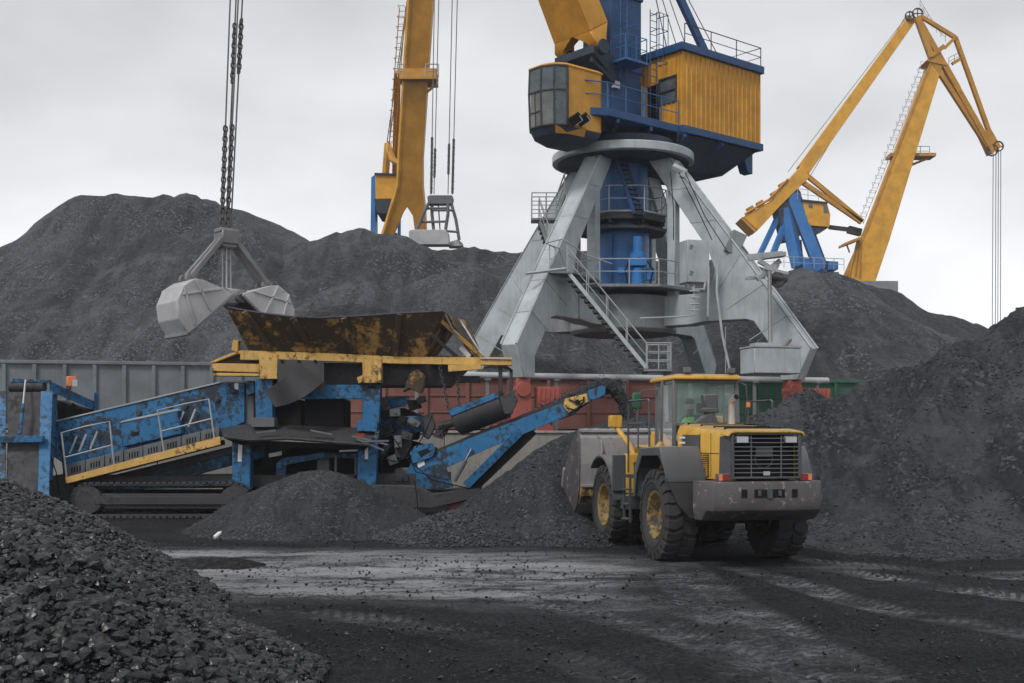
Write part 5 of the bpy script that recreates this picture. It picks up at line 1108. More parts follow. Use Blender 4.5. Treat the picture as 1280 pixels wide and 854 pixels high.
for px, py, r in ((640, 527, .07), (680, 511, .10), (715, 497, .13), (742, 484, .16), (756, 481.5, .19), (766, 484, .20), (774, 492, .19), (780, 504, .18), (785, 518, .18), (789, 534, .22), (791, 548, .3)): pts.append(W_(px, py, .62)); rad.append(r)
vs = []
fine = []; fr_ = []
for i in range(len(pts) - 1):
    for k in range(4): f = k / 4; fine.append(pts[i].lerp(pts[i + 1], f)); fr_.append((rad[i] * (1 - f) + rad[i + 1] * f) * (1 + .22 * (vnoise(np.array(i * 1.7 + f * 1.7), np.array(3.1), 5) - .5)))
mb.path(fine, [float(r) for r in fr_], 12); mb.build('coal_flow', 'coal_fine', t)
c_ = rng.integers(0, len(fine), 900); pp = np.array([fine[i][:] for i in c_]) + rng.normal(size=(900, 3)) * .13 * np.array([1, 1.6, 1]); V, Fc = scatter(pp, .014 + .03 * rng.uniform(size=900) ** 2, PEBBLES); o = np_mesh('coal_lump', V, Fc, 'coal_small', t); o['kind'] = 'stuff'

# ------------------------------------------------------------------ open clamshell grab above the hopper
def grab_shell(mb, sx, o_, h_, prof, hd, th):
    pr = [o_ * (sx * x) + Z * z for x, z in prof]; n = len(pr)
    cen = sum(pr, Vector()) / n
    inn = [p + (cen - p).normalized() * th for p in pr]
    for i in range(n - 1):                                   # curved skin, open along the lip
        mb.hex([pr[i] - h_ * hd, pr[i + 1] - h_ * hd, inn[i + 1] - h_ * hd, inn[i] - h_ * hd, pr[i] + h_ * hd, pr[i + 1] + h_ * hd, inn[i + 1] + h_ * hd, inn[i] + h_ * hd])
    for sg in (-1, 1): mb.prism([p * 1.0 + h_ * (sg * (hd + .002)) for p in pr], h_ * (sg * th * .7))
YG = 37.0; g0 = P(283, 372, YG)
t = Thing('clamshell_grab', 'open light grey clamshell grab hanging on chains over the yellow hopper', 'grab', g0)
o_ = Vector((math.cos(R(38)), math.sin(R(38)), 0)) * 1.03; h_ = Vector((-o_.y, o_.x, 0)) / 1.03
prof = [(.14, .05), (1.05, .37), (1.32, .40), (1.66, .16), (1.86, -.32), (1.80, -.82), (1.55, -1.24)]
for sx in (-1, 1):
    mb = MB(); grab_shell(mb, sx, o_, h_, prof, .78, .05); sh = mb.build('shell', 'grab', t, .012, smooth=20)
    mb = MB()
    for sg in (-1, 1):
        for (xa, za), (xb, zb) in (((1.3, .36), (.86, -.52)), ((1.66, .14), (1.35, -.98)), ((.5, .16), (1.7, -.1))): mb.beam(o_ * (sx * xa) + Z * za + h_ * (sg * .83), o_ * (sx * xb) + Z * zb + h_ * (sg * .83), .07, .06, h_)
    mb.each('rib', 'grab', sh, .01)
    mb = MB()
    for sg in (-1, 1): mb.beam(o_ * (sx * .14) + Z * -.0 + h_ * (sg * .83), o_ * (sx * 1.53) + Z * -1.24 + h_ * (sg * .83), .07, .12, h_)
    mb.beam(o_ * (sx * 1.53) + Z * -1.25 - h_ * .86, o_ * (sx * 1.53) + Z * -1.25 + h_ * .86, .14, .1); mb.build('lip', 'grab_dark', sh, .01)
    mb = MB()
    for sg in (-1, 1): mb.lathe([(0, -.08), (.16, -.08), (.16, .08), (0, .08)], o_ * (sx * 1.22) + Z * .46 + h_ * (sg * .22), h_, 14)
    mb.each('hinge_pin', 'grab_dark', sh)
    for sg in (-1, 1): mb = MB(); mb.beam(o_ * (sx * .2) + Z * 1.78 + h_ * (sg * .16), o_ * (sx * 1.24) + Z * .48 + h_ * (sg * .22), .14, .22, h_); mb.build('arm', 'grab_dark', t, .015)
mb = MB(); mb.box((0, 0, 1.84), (.56, .62, .44), R(40)); mb.box((0, 0, 2.04), (.62, .5, .14), R(40)); mb.prism([o_ * x + Z * z - h_ * .28 for x, z in ((-.3, 1.62), (.3, 1.62), (.16, 1.5), (-.16, 1.5))], h_ * .56); mb.build('head_block', 'grab_dark', t, .03)
mb = MB(); mb.box((0, 0, 0.02), (.62, .66, .46), R(40)); mb.build('lower_block', 'grab', t, .03)
mb = MB()
for sg in (-1, 1): mb.tube(h_ * -.55 + o_ * (sg * .28) + Z * .02, h_ * .55 + o_ * (sg * .28) + Z * .02, .2, n=14)
mb.build('lower_hinge', 'grab_dark', t)
for k, (dx, dy) in enumerate(((-.1, -.1), (-.03, .12), (.04, -.12), (.11, .1))): mb = MB(); mb.tube((dx, dy, .2), (dx * .9, dy, 1.6), .022, n=6); mb.build('closing_rope', 'pipe', t)
tip = t.W(BOOM_TIP); hd_ = [Vector((-.12, -.1, 2.1)), Vector((-.04, .12, 2.1)), Vector((.05, -.12, 2.1)), Vector((.11, .1, 2.1))]
tips = [tip + Vector((x, 0, 0)) for x in (-.5, -.12, .1, .3)]
for a, b in zip(hd_, tips): mb = MB(); mb.tube(a, b, .026, n=6); mb.build('rope', 'rope', t)
def at_row(a, b, py):                                         # the point of a rope at a row of the picture
    A, B = t.m @ a, t.m @ b; f0, f1 = 0.0, 1.0
    for _ in range(40):
        m_ = (f0 + f1) / 2; p = A.lerp(B, m_); y = HY - (p.z - EYE) * F / p.y
        if y > py: f0 = m_
        else: f1 = m_
    return a.lerp(b, f0)
for k, y0, y1 in ((0, 290, 158), (2, 290, 156), (1, 104, 30), (3, 92, 24)): chain(MB(), at_row(hd_[k], tips[k], y0), at_row(hd_[k], tips[k], y1), .21, .135, .028, 5).build('chain', 'chain', t)

# ------------------------------------------------------------------ second grab resting on the stockpile
YH = 84.2; t = Thing('clamshell_grab', 'closed grey grab resting on the stockpile crest beneath the wide orange boom', 'grab', P(536, 306, YH))
q = lambda px, py, d=0: t.L(px, py, YH + d)
mb = MB(); mb.prism([q(511, 306, 0), q(511, 289, 0), q(514, 287, 0), q(555, 287, 0), q(561, 291, 0), q(562, 306, 0)], (0, 1.1, 0)); mb.build('shell', 'grab', t, .05)
mb = MB(); mb.prism([q(560, 308, .6), q(563, 302, .6), q(573, 299, .6), q(579, 305, .6), q(579, 308, .6)], (0, 1.1, 0)); mb.build('shell', 'grab', t, .05)
mb = MB(); mb.prism([q(534, 246, .2), q(536, 244, .2), q(565, 244, .2), q(567, 248, .2), q(565, 255, .2), q(535, 255, .2)], (0, .8, 0)); mb.build('head_block', 'scr_grey', t, .03)
for k, (a, m_, b) in enumerate((((536, 254), (529, 268), (521, 288)), ((560, 254), (560, 268), (557, 287)), ((564, 254), (570, 275), (574, 300)), ((540, 254), (540, 268), (542, 287)))): mb = MB(); mb.path([q(*a, .2 + .1 * k), q(*m_, .2 + .1 * k), q(*b, .2 + .1 * k)], .13, 6); mb.build('arm', 'scr_grey', t)
mb = MB()
for a, b in (((530, 261), (560, 260)), ((523, 278), (557, 277)), ((540, 263), (566, 263)), ((557, 289), (572, 290))): mb.tube(q(*a, .3), q(*b, .3), .09, n=6)
mb.build('cross_tie', 'scr_grey', t)
mb = MB(); mb.tube(q(548, 256, .5), q(550, 287, .5), .05, n=5); mb.build('closing_rope', 'rope', t)
tb_ = t.W(TIP_B)
for k, (x, dx) in enumerate(((539, -2.2), (542.5, -1.2), (560, .2), (565.5, 1.0))):
    a = q(x, 243, .4); b = tb_ + Vector((dx * .6, 0, 0)); mb = MB(); mb.tube(a, b, .035, n=5); mb.build('rope', 'rope', t)
    y0, y1 = ((242, 172), (222, 186), (218, 180), (242, 174))[k]; chain(MB(), at_row(a, b, y0), at_row(a, b, y1), .30, .18, .042, 4).build('chain', 'chain', t)

# ------------------------------------------------------------------ wheel loader
HD = R(12.0)
t = Thing('wheel_loader', 'yellow wheel loader seen from behind, its bucket at the coal heap', 'wheel loader', (4.03, 23.0, 0), R(90) + HD)
WR, WW = .865, .62
def make_wheel(x, y):
    sg = 1 if y > 0 else -1; c = Vector((x, y, WR)); mb = MB()
    mb.lathe([(.44, -WW * .40), (.50, -WW * .47), (.62, -WW * .5), (.75, -WW * .47), (.80, -WW * .42), (.82, -WW * .2), (.825, 0), (.82, WW * .2), (.80, WW * .42), (.75, WW * .47), (.62, WW * .5), (.50, WW * .47), (.44, WW * .40)], c, (0, 1, 0), 64, True)
    n_ = 22
    for k in range(n_):
        for sd_ in (-1, 1):
            a0 = 6.28319 * (k + (.5 if sd_ > 0 else 0)) / n_
            def p(da, yy, rr): a = a0 + da; return c + Vector((math.cos(a) * rr, yy * sd_, math.sin(a) * rr))
            wd = 6.28319 / n_
            for y0, y1, s0, s1, r0, r1 in ((.01, WW * .24, -.20, .10, .868, .866), (WW * .24, WW * .47, .10, .06, .866, .850), (WW * .47, WW * .515, .06, .06, .850, .735)):
                lo0, lo1 = (.79, .79) if y1 < WW * .5 else (.79, .70)
                mb.hex([p(wd * (s0 - .33), y0, lo0), p(wd * (s0 + .33), y0, lo0), p(wd * (s1 + .33), y1, lo1), p(wd * (s1 - .33), y1, lo1), p(wd * (s0 - .30), y0, r0), p(wd * (s0 + .30), y0, r0), p(wd * (s1 + .30), y1, r1), p(wd * (s1 - .30), y1, r1)])
    for rr in (.60, .70): mb.lathe([(rr, WW * .5 * sg), (rr + .012, WW * .515 * sg), (rr + .024, WW * .5 * sg)], c, (0, 1, 0), 48, True)
    wh = mb.build('wheel', 'tyre', t, smooth=30)
    mb = MB(); f = sg
    mb.lathe([(.05, f * .04), (.17, f * .04), (.19, f * .10), (.15, f * .13), (0, f * .13)], c, (0, 1, 0), 28); mb.lathe([(.10, f * .02), (.30, f * .06), (.335, f * .10), (.38, f * .16), (.405, f * .25), (.455, f * .275), (.455, f * .22), (.40, f * .1), (.36, -f * .02), (.1, -f * .03)], c, (0, 1, 0), 40, True)
    mb.lathe([(.42, -f * .2), (.45, -f * .25), (.46, -f * .2), (.42, f * .1)], c, (0, 1, 0), 32, True)
    rm = mb.build('rim', 'rim', wh)
    mb = MB()
    for k in range(12): a = 6.28319 * k / 12; mb.tube(c + Vector((math.cos(a) * .25, f * .05, math.sin(a) * .25)), c + Vector((math.cos(a) * .25, f * .085, math.sin(a) * .25)), .022, n=6)
    mb.build('wheel_nut', 'scr_dark', wh)
for x, y in ((0, 1.09), (0, -1.09), (3.42, 1.09), (3.42, -1.09)): make_wheel(x, y)
# axles, frames, articulation
mb = MB(); mb.tube((0, -.9, WR), (0, .9, WR), .2, n=14); mb.lathe([(.1, -.3), (.34, -.15), (.36, .15), (.1, .3)], (0, 0, WR), (0, 1, 0), 18); mb.build('rear_axle', 'scr_dark', t)
mb = MB(); mb.tube((3.42, -.9, WR), (3.42, .9, WR), .2, n=14); mb.lathe([(.1, -.3), (.34, -.15), (.36, .15), (.1, .3)], (3.42, 0, WR), (0, 1, 0), 18); mb.build('front_axle', 'scr_dark', t)
mb = MB(); mb.hex([(-1.5, -.45, .95), (1.5, -.4, .75), (1.5, .4, .75), (-1.5, .45, .95), (-1.5, -.5, 1.56), (1.5, -.5, 1.5), (1.5, .5, 1.5), (-1.5, .5, 1.56)]); mb.b2((.3, -.72, 1.1), (1.3, .72, 1.54)); mb.build('rear_frame', 'scr_dark', t, .02)
mb = MB(); mb.tube((1.75, 0, .7), (1.75, 0, 1.6), .16, n=14); mb.b2((1.45, -.3, .75), (2.1, .3, .95)); mb.b2((1.45, -.3, 1.3), (2.1, .3, 1.5)); mb.build('articulation', 'scr_dark', t, .02)
mb = MB(); mb.prism([(2.0, -.62, .7), (4.1, -.62, .7), (4.1, -.62, 1.2), (3.5, -.62, 2.15), (2.75, -.62, 2.15), (2.0, -.62, 1.5)], (0, 1.24, 0)); mb.build('front_frame', 'cat_yellow', t, .03)
# yellow side blocks with a dark recess behind the front wheels, and front mudguards
for sg in (-1, 1):
    mb = MB(); mb.b2((2.35, sg * .66, 1.15), (2.55, sg * 1.18, 1.98)); ob = mb.build('front_bracket', 'cat_yellow', t, .02); mb = MB(); mb.b2((2.335, sg * .82, 1.45), (2.348, sg * 1.02, 1.8)); mb.build('recess', 'flat_black', ob)
    mb = MB(); mb.b2((2.30, sg * .60, .80), (2.62, sg * 1.25, 1.13)); mb.build('step_box', 'cat_grey', t, .03)
    mb = MB(); arc = [(3.42 + 1.02 * math.cos(a), WR + 1.02 * math.sin(a)) for a in np.linspace(R(172), R(48), 10)]
    mb.rings([[Vector((x, sg * .72, z)), Vector((x, sg * 1.46, z)), Vector((x * 1.0, sg * 1.46, z + .05)), Vector((x, sg * .72, z + .05))] for x, z in arc]); mb.b2((2.38, sg * 1.19, 1.2), (2.44, sg * 1.46, 1.95)); mb.build('front_mudguard', 'cat_grey', t, .01)
    # rear mudguard: flat topped box over the tyre, a flap below at the back
    mb = MB(); prf = [(1.05, 1.15), (.98, 1.75), (.62, 2.12), (-.55, 2.16), (-.92, 1.62), (-.92, 1.50), (-.80, 1.50), (-.82, 1.60), (-.50, 2.08), (.58, 2.05), (.90, 1.72), (.97, 1.15)]
    mb.prism([(x, sg * .68, z) for x, z in prf], (0, sg * .76, 0)); mb.prism([(x, sg * .66, z) for x, z in ((.98, 1.75), (.62, 2.12), (-.55, 2.16), (-.92, 1.52), (.9, 1.5))], (0, sg * .03, 0)); mb.prism([(x, sg * 1.42, z) for x, z in ((1.04, 1.16), (.98, 1.75), (.62, 2.115), (-.55, 2.155), (-.92, 1.62), (-.92, 1.5), (-.80, 1.72), (-.48, 1.98), (.5, 1.96), (.84, 1.62), (.94, 1.15))], (0, sg * .035, 0))
    mg = mb.build('rear_mudguard', 'cat_grey', t, .02)
    mb = MB(); mb.prism([(-.92, sg * .70, 1.50), (-.92, sg * 1.42, 1.50), (-1.02, sg * 1.28, 1.12), (-1.06, sg * 1.06, .86), (-1.06, sg * .72, .84)], (-.035, 0, 0)); mb.build('mud_flap', 'rubber', mg)
    mb = MB(); mb.prism([(x, sg * .72, z) for x, z in ((-.94, 1.50), (-1.45, 1.48), (-1.5, 1.0), (-1.06, .84))], (0, sg * .05, 0)); mb.build('side_skirt', 'cat_grey', mg, .01)
# bonnet
hwid = .665; rs = []
for x, zt, zb, ww in ((-1.80, 2.44, 1.56, hwid), (-1.62, 2.47, 1.56, hwid), (-.6, 2.53, 1.56, hwid), (.2, 2.58, 1.56, hwid - .01), (.72, 2.60, 1.56, hwid - .02)):
    rs.append([Vector((x, -ww, zb)), Vector((x, ww, zb)), Vector((x, ww, zt - .16)), Vector((x, ww - .05, zt - .045)), Vector((x, ww - .16, zt)), Vector((x, -ww + .16, zt)), Vector((x, -ww + .05, zt - .045)), Vector((x, -ww, zt - .16))])
mb = MB(); mb.rings(rs); bon = mb.build('bonnet', 'cat_yellow', t, .012, 2)
mb = MB(); mb.prism([Vector((-2.03, p.y, p.z)) for p in ()] or [(-2.07, -.73, 2.34), (-2.07, -.69, 2.42), (-2.07, -.58, 2.45), (-2.07, .58, 2.45), (-2.07, .69, 2.42), (-2.07, .73, 2.34), (-2.07, .70, 2.34), (-2.07, .66, 2.39), (-2.07, .56, 2.405), (-2.07, -.56, 2.405), (-2.07, -.66, 2.39), (-2.07, -.70, 2.34)], (.34, 0, .03)); mb.build('hood_lip', 'cat_yellow', bon, .01)
for sg in (-1, 1):
    mb = MB(); mb.b2((-.55, sg * (hwid + .002), 2.05), (.35, sg * (hwid + .012), 2.37)); mb.build('side_window_panel', 'cat_grey', bon)
    mb = MB()
    for z in (2.10, 2.20, 2.30): mb.b2((.20, sg * (hwid + .004), z), (.50, sg * (hwid + .02), z + .035))
    mb.build('stripe', 'white', bon)
    mb = MB(); mb.b2((-1.02, sg * (hwid + .002), 1.60), (-.62, sg * (hwid + .01), 2.02)); gl = mb.build('side_grille', 'flat_black', bon); mb = MB()
    for z in np.linspace(1.63, 2.0, 11): mb.b2((-1.02, sg * (hwid + .01), z), (-.62, sg * (hwid + .02), z + .012))
    for x in (-.92, -.82, -.72): mb.b2((x, sg * (hwid + .01), 1.6), (x + .015, sg * (hwid + .022), 2.02))
    mb.build('side_mesh', 'cat_yellow', gl)
    mb = MB(); mb.hex([(-1.55, sg * .668, 1.57), (-2.03, sg * .645, 1.57), (-2.03, sg * .665, 1.57), (-1.55, sg * .69, 1.57), (-1.60, sg * .668, 2.34), (-2.03, sg * .645, 2.36), (-2.03, sg * .665, 2.36), (-1.60, sg * .69, 2.34)]); mb.build('rear_cheek', 'cat_grey', bon)
for sg in (-1, 1):          # panel joints, hinges and handles of the bonnet doors
    mb = MB()
    for x in (-1.12, -.58, .12): mb.b2((x, sg * (hwid + .001), 1.6), (x + .012, sg * (hwid + .006), 2.40))
    mb.b2((-1.5, sg * (hwid + .001), 2.03), (.6, sg * (hwid + .006), 2.04)); mb.build('panel_joint', 'flat_black', bon)
    mb = MB(); mb.b2((-.42, sg * (hwid + .004), 1.72), (-.30, sg * (hwid + .03), 1.76)); mb.build('handle', 'flat_black', bon)
mb = MB()
for x in (-1.45, -.95, -.3, .4): mb.b2((x, -.55, 2.40 + .055 * (x + 1.8) + .006), (x + .014, .55, 2.40 + .055 * (x + 1.8) + .085))
mb.build('panel_joint', 'flat_black', bon)
for k, (a, b_, c_) in enumerate((((1.3, .5, 1.5), (1.75, .62, 1.35), (2.2, .5, 1.5)), ((1.3, .3, 1.52), (1.7, .45, 1.7), (2.3, .35, 1.9)), ((1.2, .72, 1.2), (1.7, .85, 1.0), (2.3, .72, 1.05)))): mb = MB(); mb.path([a, b_, c_], .028, 6); mb.build('hose', 'flat_black', t)
# radiator grille at the back
mb = MB()
mb.b2((-2.05, -.65, 1.62), (-1.99, -.60, 2.37)); mb.b2((-2.05, .60, 1.62), (-1.99, .65, 2.37)); mb.b2((-2.05, -.65, 2.37), (-1.99, .65, 2.395)); mb.b2((-2.05, -.65, 1.60), (-1.99, .65, 1.635)); gr = mb.build('grille_frame', 'cat_grey', t, .006)
mb = MB()
for i in range(9): z = 1.70 + .075 * i; mb.b2((-2.043, -.60, z), (-2.02, .60, z + .016))
for y in (-.28, .28): mb.b2((-2.038, y - .008, 1.63), (-2.022, y + .008, 2.35))
mb.build('grille_bar', 'scr_grey', gr)
mb = MB(); mb.b2((-1.86, -.60, 1.62), (-1.81, .60, 2.37)); mb.build('radiator', 'flat_black', gr)
mb = MB(); mb.b2((-1.96, -.16, 1.98), (-1.93, .16, 2.16)); mb.lathe([(.16, 0), (.18, .03), (.16, .06)], (-1.95, 0, 1.95), (1, 0, 0), 20, True); mb.build('fan_plate', 'scr_grey', gr, .005)
mb = MB(); mb.b2((-2.055, -.06, 1.66), (-2.044, .06, 1.73)); mb.build('badge_plate', 'rail', gr)
for sg in (-1, 1): mb = MB(); mb.b2((-2.06, sg * .58, 2.22), (-1.95, sg * .33, 2.35)); lp = mb.build('work_lamp', 'cat_grey', gr, .01); mb = MB(); mb.b2((-2.068, sg * .56, 2.235), (-2.058, sg * .35, 2.335)); mb.build('lens', 'lens', lp)
# counterweight bumper
mb = MB(); ys = [(-1.13, -1.42), (-1.10, -1.95), (-1.0, -2.10), (-.62, -2.17), (.62, -2.17), (1.0, -2.10), (1.10, -1.95), (1.13, -1.42)]
def brng(zz, k, dx=0): return [Vector((-1.4 + (x + 1.4) * k + dx, y * (.93 + .07 * k), zz)) for y, x in ys]
mb.rings([brng(.86, .55, 0), brng(1.05, .97), brng(1.12, 1.0), brng(1.50, 1.0), brng(1.555, .96)]); bmp = mb.build('counterweight', 'bumper', t, .01)
mb = MB()
for y0, y1, z0, z1 in ((-.52, -.42, 1.28, 1.42), (.42, .52, 1.28, 1.42), (-.28, .28, 1.28, 1.42)): mb.b2((-2.182, y0, z0), (-2.168, y1, z1))
mb.build('opening', 'flat_black', bmp)
mb = MB(); mb.b2((-2.2, -.05, 1.26), (-2.17, .05, 1.44)); mb.b2((-2.2, .16, 1.3), (-2.183, .22, 1.40)); mb.b2((-2.2, -.22, 1.3), (-2.183, -.16, 1.40)); mb.each('tow_pin', 'cat_grey', bmp, .006)
mb = MB(); mb.b2((-1.95, -.46, 1.555), (-1.7, .46, 1.60)); mb.build('drip_tray', 'flat_black', bmp)
for sg in (-1, 1):
    mb = MB(); mb.b2((-2.0, sg * .66, 1.56), (-1.86, sg * .88, 1.69)); tl = mb.build('tail_light', 'cat_grey', t, .01); mb = MB(); mb.b2((-2.012, sg * .67, 1.572), (-2.001, sg * .80, 1.68)); mb.build('red_lens', 'lens_red', tl); mb = MB(); mb.b2((-2.012, sg * .805, 1.572), (-2.001, sg * .87, 1.68)); mb.build('amber_lens', 'orange', tl)
# cab
cx0, cx1, cw, cz0, cz1 = .82, 2.32, .68, 1.56, 3.46
mb = MB(); mb.hex([(cx0, -cw, cz0), (cx1, -cw + .08, cz0), (cx1, cw - .08, cz0), (cx0, cw, cz0), (cx0, -cw, 2.02), (cx1 + .05, -cw + .08, 2.02), (cx1 + .05, cw - .08, 2.02), (cx0, cw, 2.02)]); cabf = mb.build('cab_base', 'cat_grey', t, .02)
mb = MB(); b_ = [(cx0, -cw), (cx1, -.52), (cx1, .52), (cx0, cw)]; tp_ = [(cx0 + .06, -cw + .03), (cx1 - .12, -.55), (cx1 - .12, .55), (cx0 + .06, cw - .03)]
for (x, y), (x2, y2) in zip(b_, tp_): mb.beam((x, y, 1.95), (x2, y2, cz1), .075, .075, (1, 0, 0))
for sg in (-1, 1): mb.beam((1.55, sg * .69, 1.95), (1.55, sg * .665, cz1), .06, .06, (1, 0, 0)); mb.beam((cx0 + .06, sg * (cw - .03), 3.42), (cx1 - .12, sg * .55, 3.42), .05, .07)
mb.beam((cx0 + .06, -cw, 3.43), (cx0 + .06, cw, 3.43), .06, .07); mb.beam((cx0, -cw, 2.58), (cx0, cw, 2.58), .06, .07); pil = mb.build('cab_frame', 'scr_grey', cabf, .01)
def pane(pts, nrm, mat='glass'): mb = MB(); mb.prism(pts, Vector(nrm) * .008); return mb.build('pane', mat, pil, smooth=0)
pane([(cx0 + .01, -.64, 2.6), (cx0 + .055, -.62, 3.40), (cx0 + .055, .62, 3.40), (cx0 + .01, .64, 2.6)], (1, 0, 0))
pane([(cx1, -.48, 1.98), (cx1 - .11, -.5, 3.40), (cx1 - .11, .5, 3.40), (cx1, .48, 1.98)], (-1, 0, 0), 'glass_clear')
for sg in (-1, 1): pane([(cx0 + .05, sg * (cw - .01), 2.05), (1.5, sg * .68, 2.05), (1.5, sg * .66, 3.38), (cx0 + .1, sg * (cw - .04), 3.38)], (0, sg, 0), 'glass_clear'); pane([(1.6, sg * .675, 2.05), (cx1 - .05, sg * .54, 2.05), (cx1 - .15, sg * .56, 3.38), (1.6, sg * .65, 3.38)], (0, sg, 0), 'glass_clear')
mb = MB(); mb.rings([[Vector((x, y, z)) for x, y in ((cx0 - .10 + i_, -.70 + i_), (cx1 + .18 - i_, -.62 + i_), (cx1 + .18 - i_, .62 - i_), (cx0 - .10 + i_, .70 - i_))] for z, i_ in ((3.465, 0), (3.53, 0), (3.575, .07))]); rf = mb.build('cab_roof', 'cat_yellow', t, .02, 2)
for y in (-.5, .42): mb = MB(); mb.tube((cx0 - .02, y, 3.56), (cx0 - .02, y, 3.60), .04, n=8); mb.box((cx0 - .04, y, 3.645), (.10, .15, .11)); mb.build('roof_lamp', 'scr_grey', rf, .012)
mb = MB(); mb.tube((cx0 + .1, -.44, 3.6), (cx0 - .1, -.36, 4.5), .01, n=5); mb.build('aerial', 'rail', rf)
mb = MB(); mb.b2((1.15, -.14, 1.95), (1.62, .40, 2.12)); mb.hex([(1.05, -.16, 2.1), (1.17, -.16, 2.1), (1.17, .24, 2.1), (1.05, .24, 2.1), (.98, -.14, 2.78), (1.08, -.14, 2.78), (1.08, .16, 2.78), (.98, .16, 2.78)]); st_ = mb.build('seat', 'flat_black', cabf, .04); mb = MB(); mb.box((1.0, 0.01, 2.9), (.1, .26, .2)); mb.build('headrest', 'flat_black', st_, .03)
mb = MB(); mb.path([(2.2, 0, 2.0), (2.02, 0, 2.55)], .04, 6); mb.path([Vector((2.0, 0, 2.56)) + Vector((-.03 * math.cos(a), .19 * math.sin(a), .19 * math.cos(a))) * 1.0 for a in np.linspace(0, 6.0, 14)], .018, 5, closed=True); mb.build('steering_wheel', 'flat_black', cabf)
# exhaust, air intake, mirrors, handrails, steps
mb = MB(); mb.path([(.28, -.30, 2.56), (.28, -.30, 2.95), (.26, -.30, 3.02), (.14, -.34, 3.10)], [.075, .06, .06, .07], 12); ex = mb.build('exhaust_pipe', 'exhaust', t); mb = MB(); mb.tube((.155, -.335, 3.09), (.125, -.345, 3.108), .058, n=12); mb.build('bore', 'flat_black', ex)
mb = MB(); mb.tube((.45, .08, 2.56), (.45, .08, 2.82), .10, n=12); mb.b2((.33, -.08, 2.80), (.57, .24, 2.90)); mb.hex([(.35, -.05, 2.89), (.55, -.05, 2.89), (.55, .21, 2.89), (.35, .21, 2.89), (.36, -.08, 3.16), (.54, -.08, 3.16), (.54, .24, 3.16), (.36, .24, 3.16)]); mb.prism([(.36, -.08, 2.58), (.36, .42, 2.58), (.36, .17, 2.78), (.36, .0, 2.8)], (.2, 0, 0)); mb.build('air_intake', 'cat_grey', t, .02)
for sg in (-1, 1):
    mb = MB(); y = sg * 1.28
    mb.path([(1.9, y, 1.6), (1.9, y, 3.02), (1.85, y, 3.06), (.62, y, 3.06), (.55, y, 3.02), (.55, y, 2.14)], .022, 6); mb.tube((1.9, y, 2.6), (.95, y, 2.6), .016, n=5); mb.path([(1.25, y, 2.1), (1.25, y, 3.06)], .016, 5)
    mb.build('handrail', 'cat_grey', t)
    mb = MB(); mb.b2((.95, sg * .72, 1.50), (2.1, sg * 1.34, 1.56)); pl = mb.build('platform', 'scr_dark', t); mb = MB()
    for z in (.65, .95, 1.25): mb.b2((1.55, sg * 1.30, z), (1.95, sg * 1.42, z + .03))
    for x in (1.55, 1.95): mb.b2((x - .02, sg * 1.33, .6), (x + .02, sg * 1.37, 1.52))
    mb.build('step', 'cat_grey', pl)
    mb = MB(); mb.path([(cx1 - .2, sg * .56, 3.3), (cx1 - .1, sg * .85, 3.30), (cx1 - .1, sg * .98, 3.2), (cx1 - .1, sg * 1.0, 2.6)], .016, 5); mi = mb.build('mirror_arm', 'cat_grey', t); mb = MB(); mb.box((cx1 - .12, sg * 1.0, 3.08), (.08, .20, .34)); mb.build('mirror', 'wagon_green', mi, .03)
    mb = MB(); mb.box((.95, sg * .86, 1.86), (.25, .2, .55)); mb.prism([(1.35, sg * .72, 1.58), (1.35, sg * .98, 1.58), (1.35, sg * .98, 1.95), (1.35, sg * .72, 2.25)], (.25, 0, 0)); mb.build('battery_box', 'cat_yellow' if sg > 0 else 'cat_grey', t, .02)
mb = MB(); mb.path([(cx0 + .02, -.70, 3.42), (cx0 - .08, -.80, 3.36), (cx0 - .10, -.84, 2.8), (cx0 - .05, -.80, 2.4)], .016, 5); mb.build('grab_handle', 'cat_grey', t); mb = MB(); mb.tube((cx0 - .1, -.84, 2.92), (cx0 - .1, -.84, 3.02), .045, n=10); mb.build('beacon', 'orange', t)
# lift arms and front lamps
for sg in (-1, 1):
    mb = MB(); mb.prism([(2.75, sg * .50, 2.08), (3.3, sg * .50, 2.16), (4.3, sg * .50, 1.75), (4.95, sg * .50, 1.05), (4.95, sg * .50, .80), (4.70, sg * .50, .80), (4.1, sg * .50, 1.42), (3.2, sg * .50, 1.75), (2.75, sg * .50, 1.75)], (0, sg * .12, 0)); mb.build('lift_arm', 'cat_yellow', t, .015)
    mb = MB(); mb.path([(2.6, sg * .86, 1.75), (2.75, sg * .98, 2.15), (3.15, sg * 1.16, 2.55)], .055, 10); bk = mb.build('lamp_bracket', 'cat_yellow', t); mb = MB(); mb.box((3.15, sg * 1.18, 2.66), (.22, .26, .26)); hl_ = mb.build('headlight', 'cat_yellow', bk, .02); mb = MB(); mb.box((3.268, sg * 1.18, 2.66), (.012, .2, .18)); mb.build('lens', 'lens', hl_)
    mb = MB(); mb.tube((2.4, sg * .3, 1.15), (3.9, sg * .3, 1.3), .09, n=12); cyl = mb.build('lift_cylinder', 'cat_yellow', t); mb = MB(); mb.tube((3.9, sg * .3, 1.3), (4.4, sg * .3, 1.32), .045, n=10); mb.build('piston_rod', 'chrome', cyl)
mb = MB(); mb.prism([(3.3, -.12, 1.5), (3.7, -.12, 1.3), (4.2, -.12, 1.9), (3.9, -.12, 2.45), (3.6, -.12, 2.4)], (0, .24, 0)); mb.tube((2.5, 0, 2.0), (3.7, 0, 2.35), .09, n=12); mb.tube((4.0, 0, 2.3), (4.8, 0, 1.95), .06, n=8); mb.build('tilt_linkage', 'cat_yellow', t, .015)
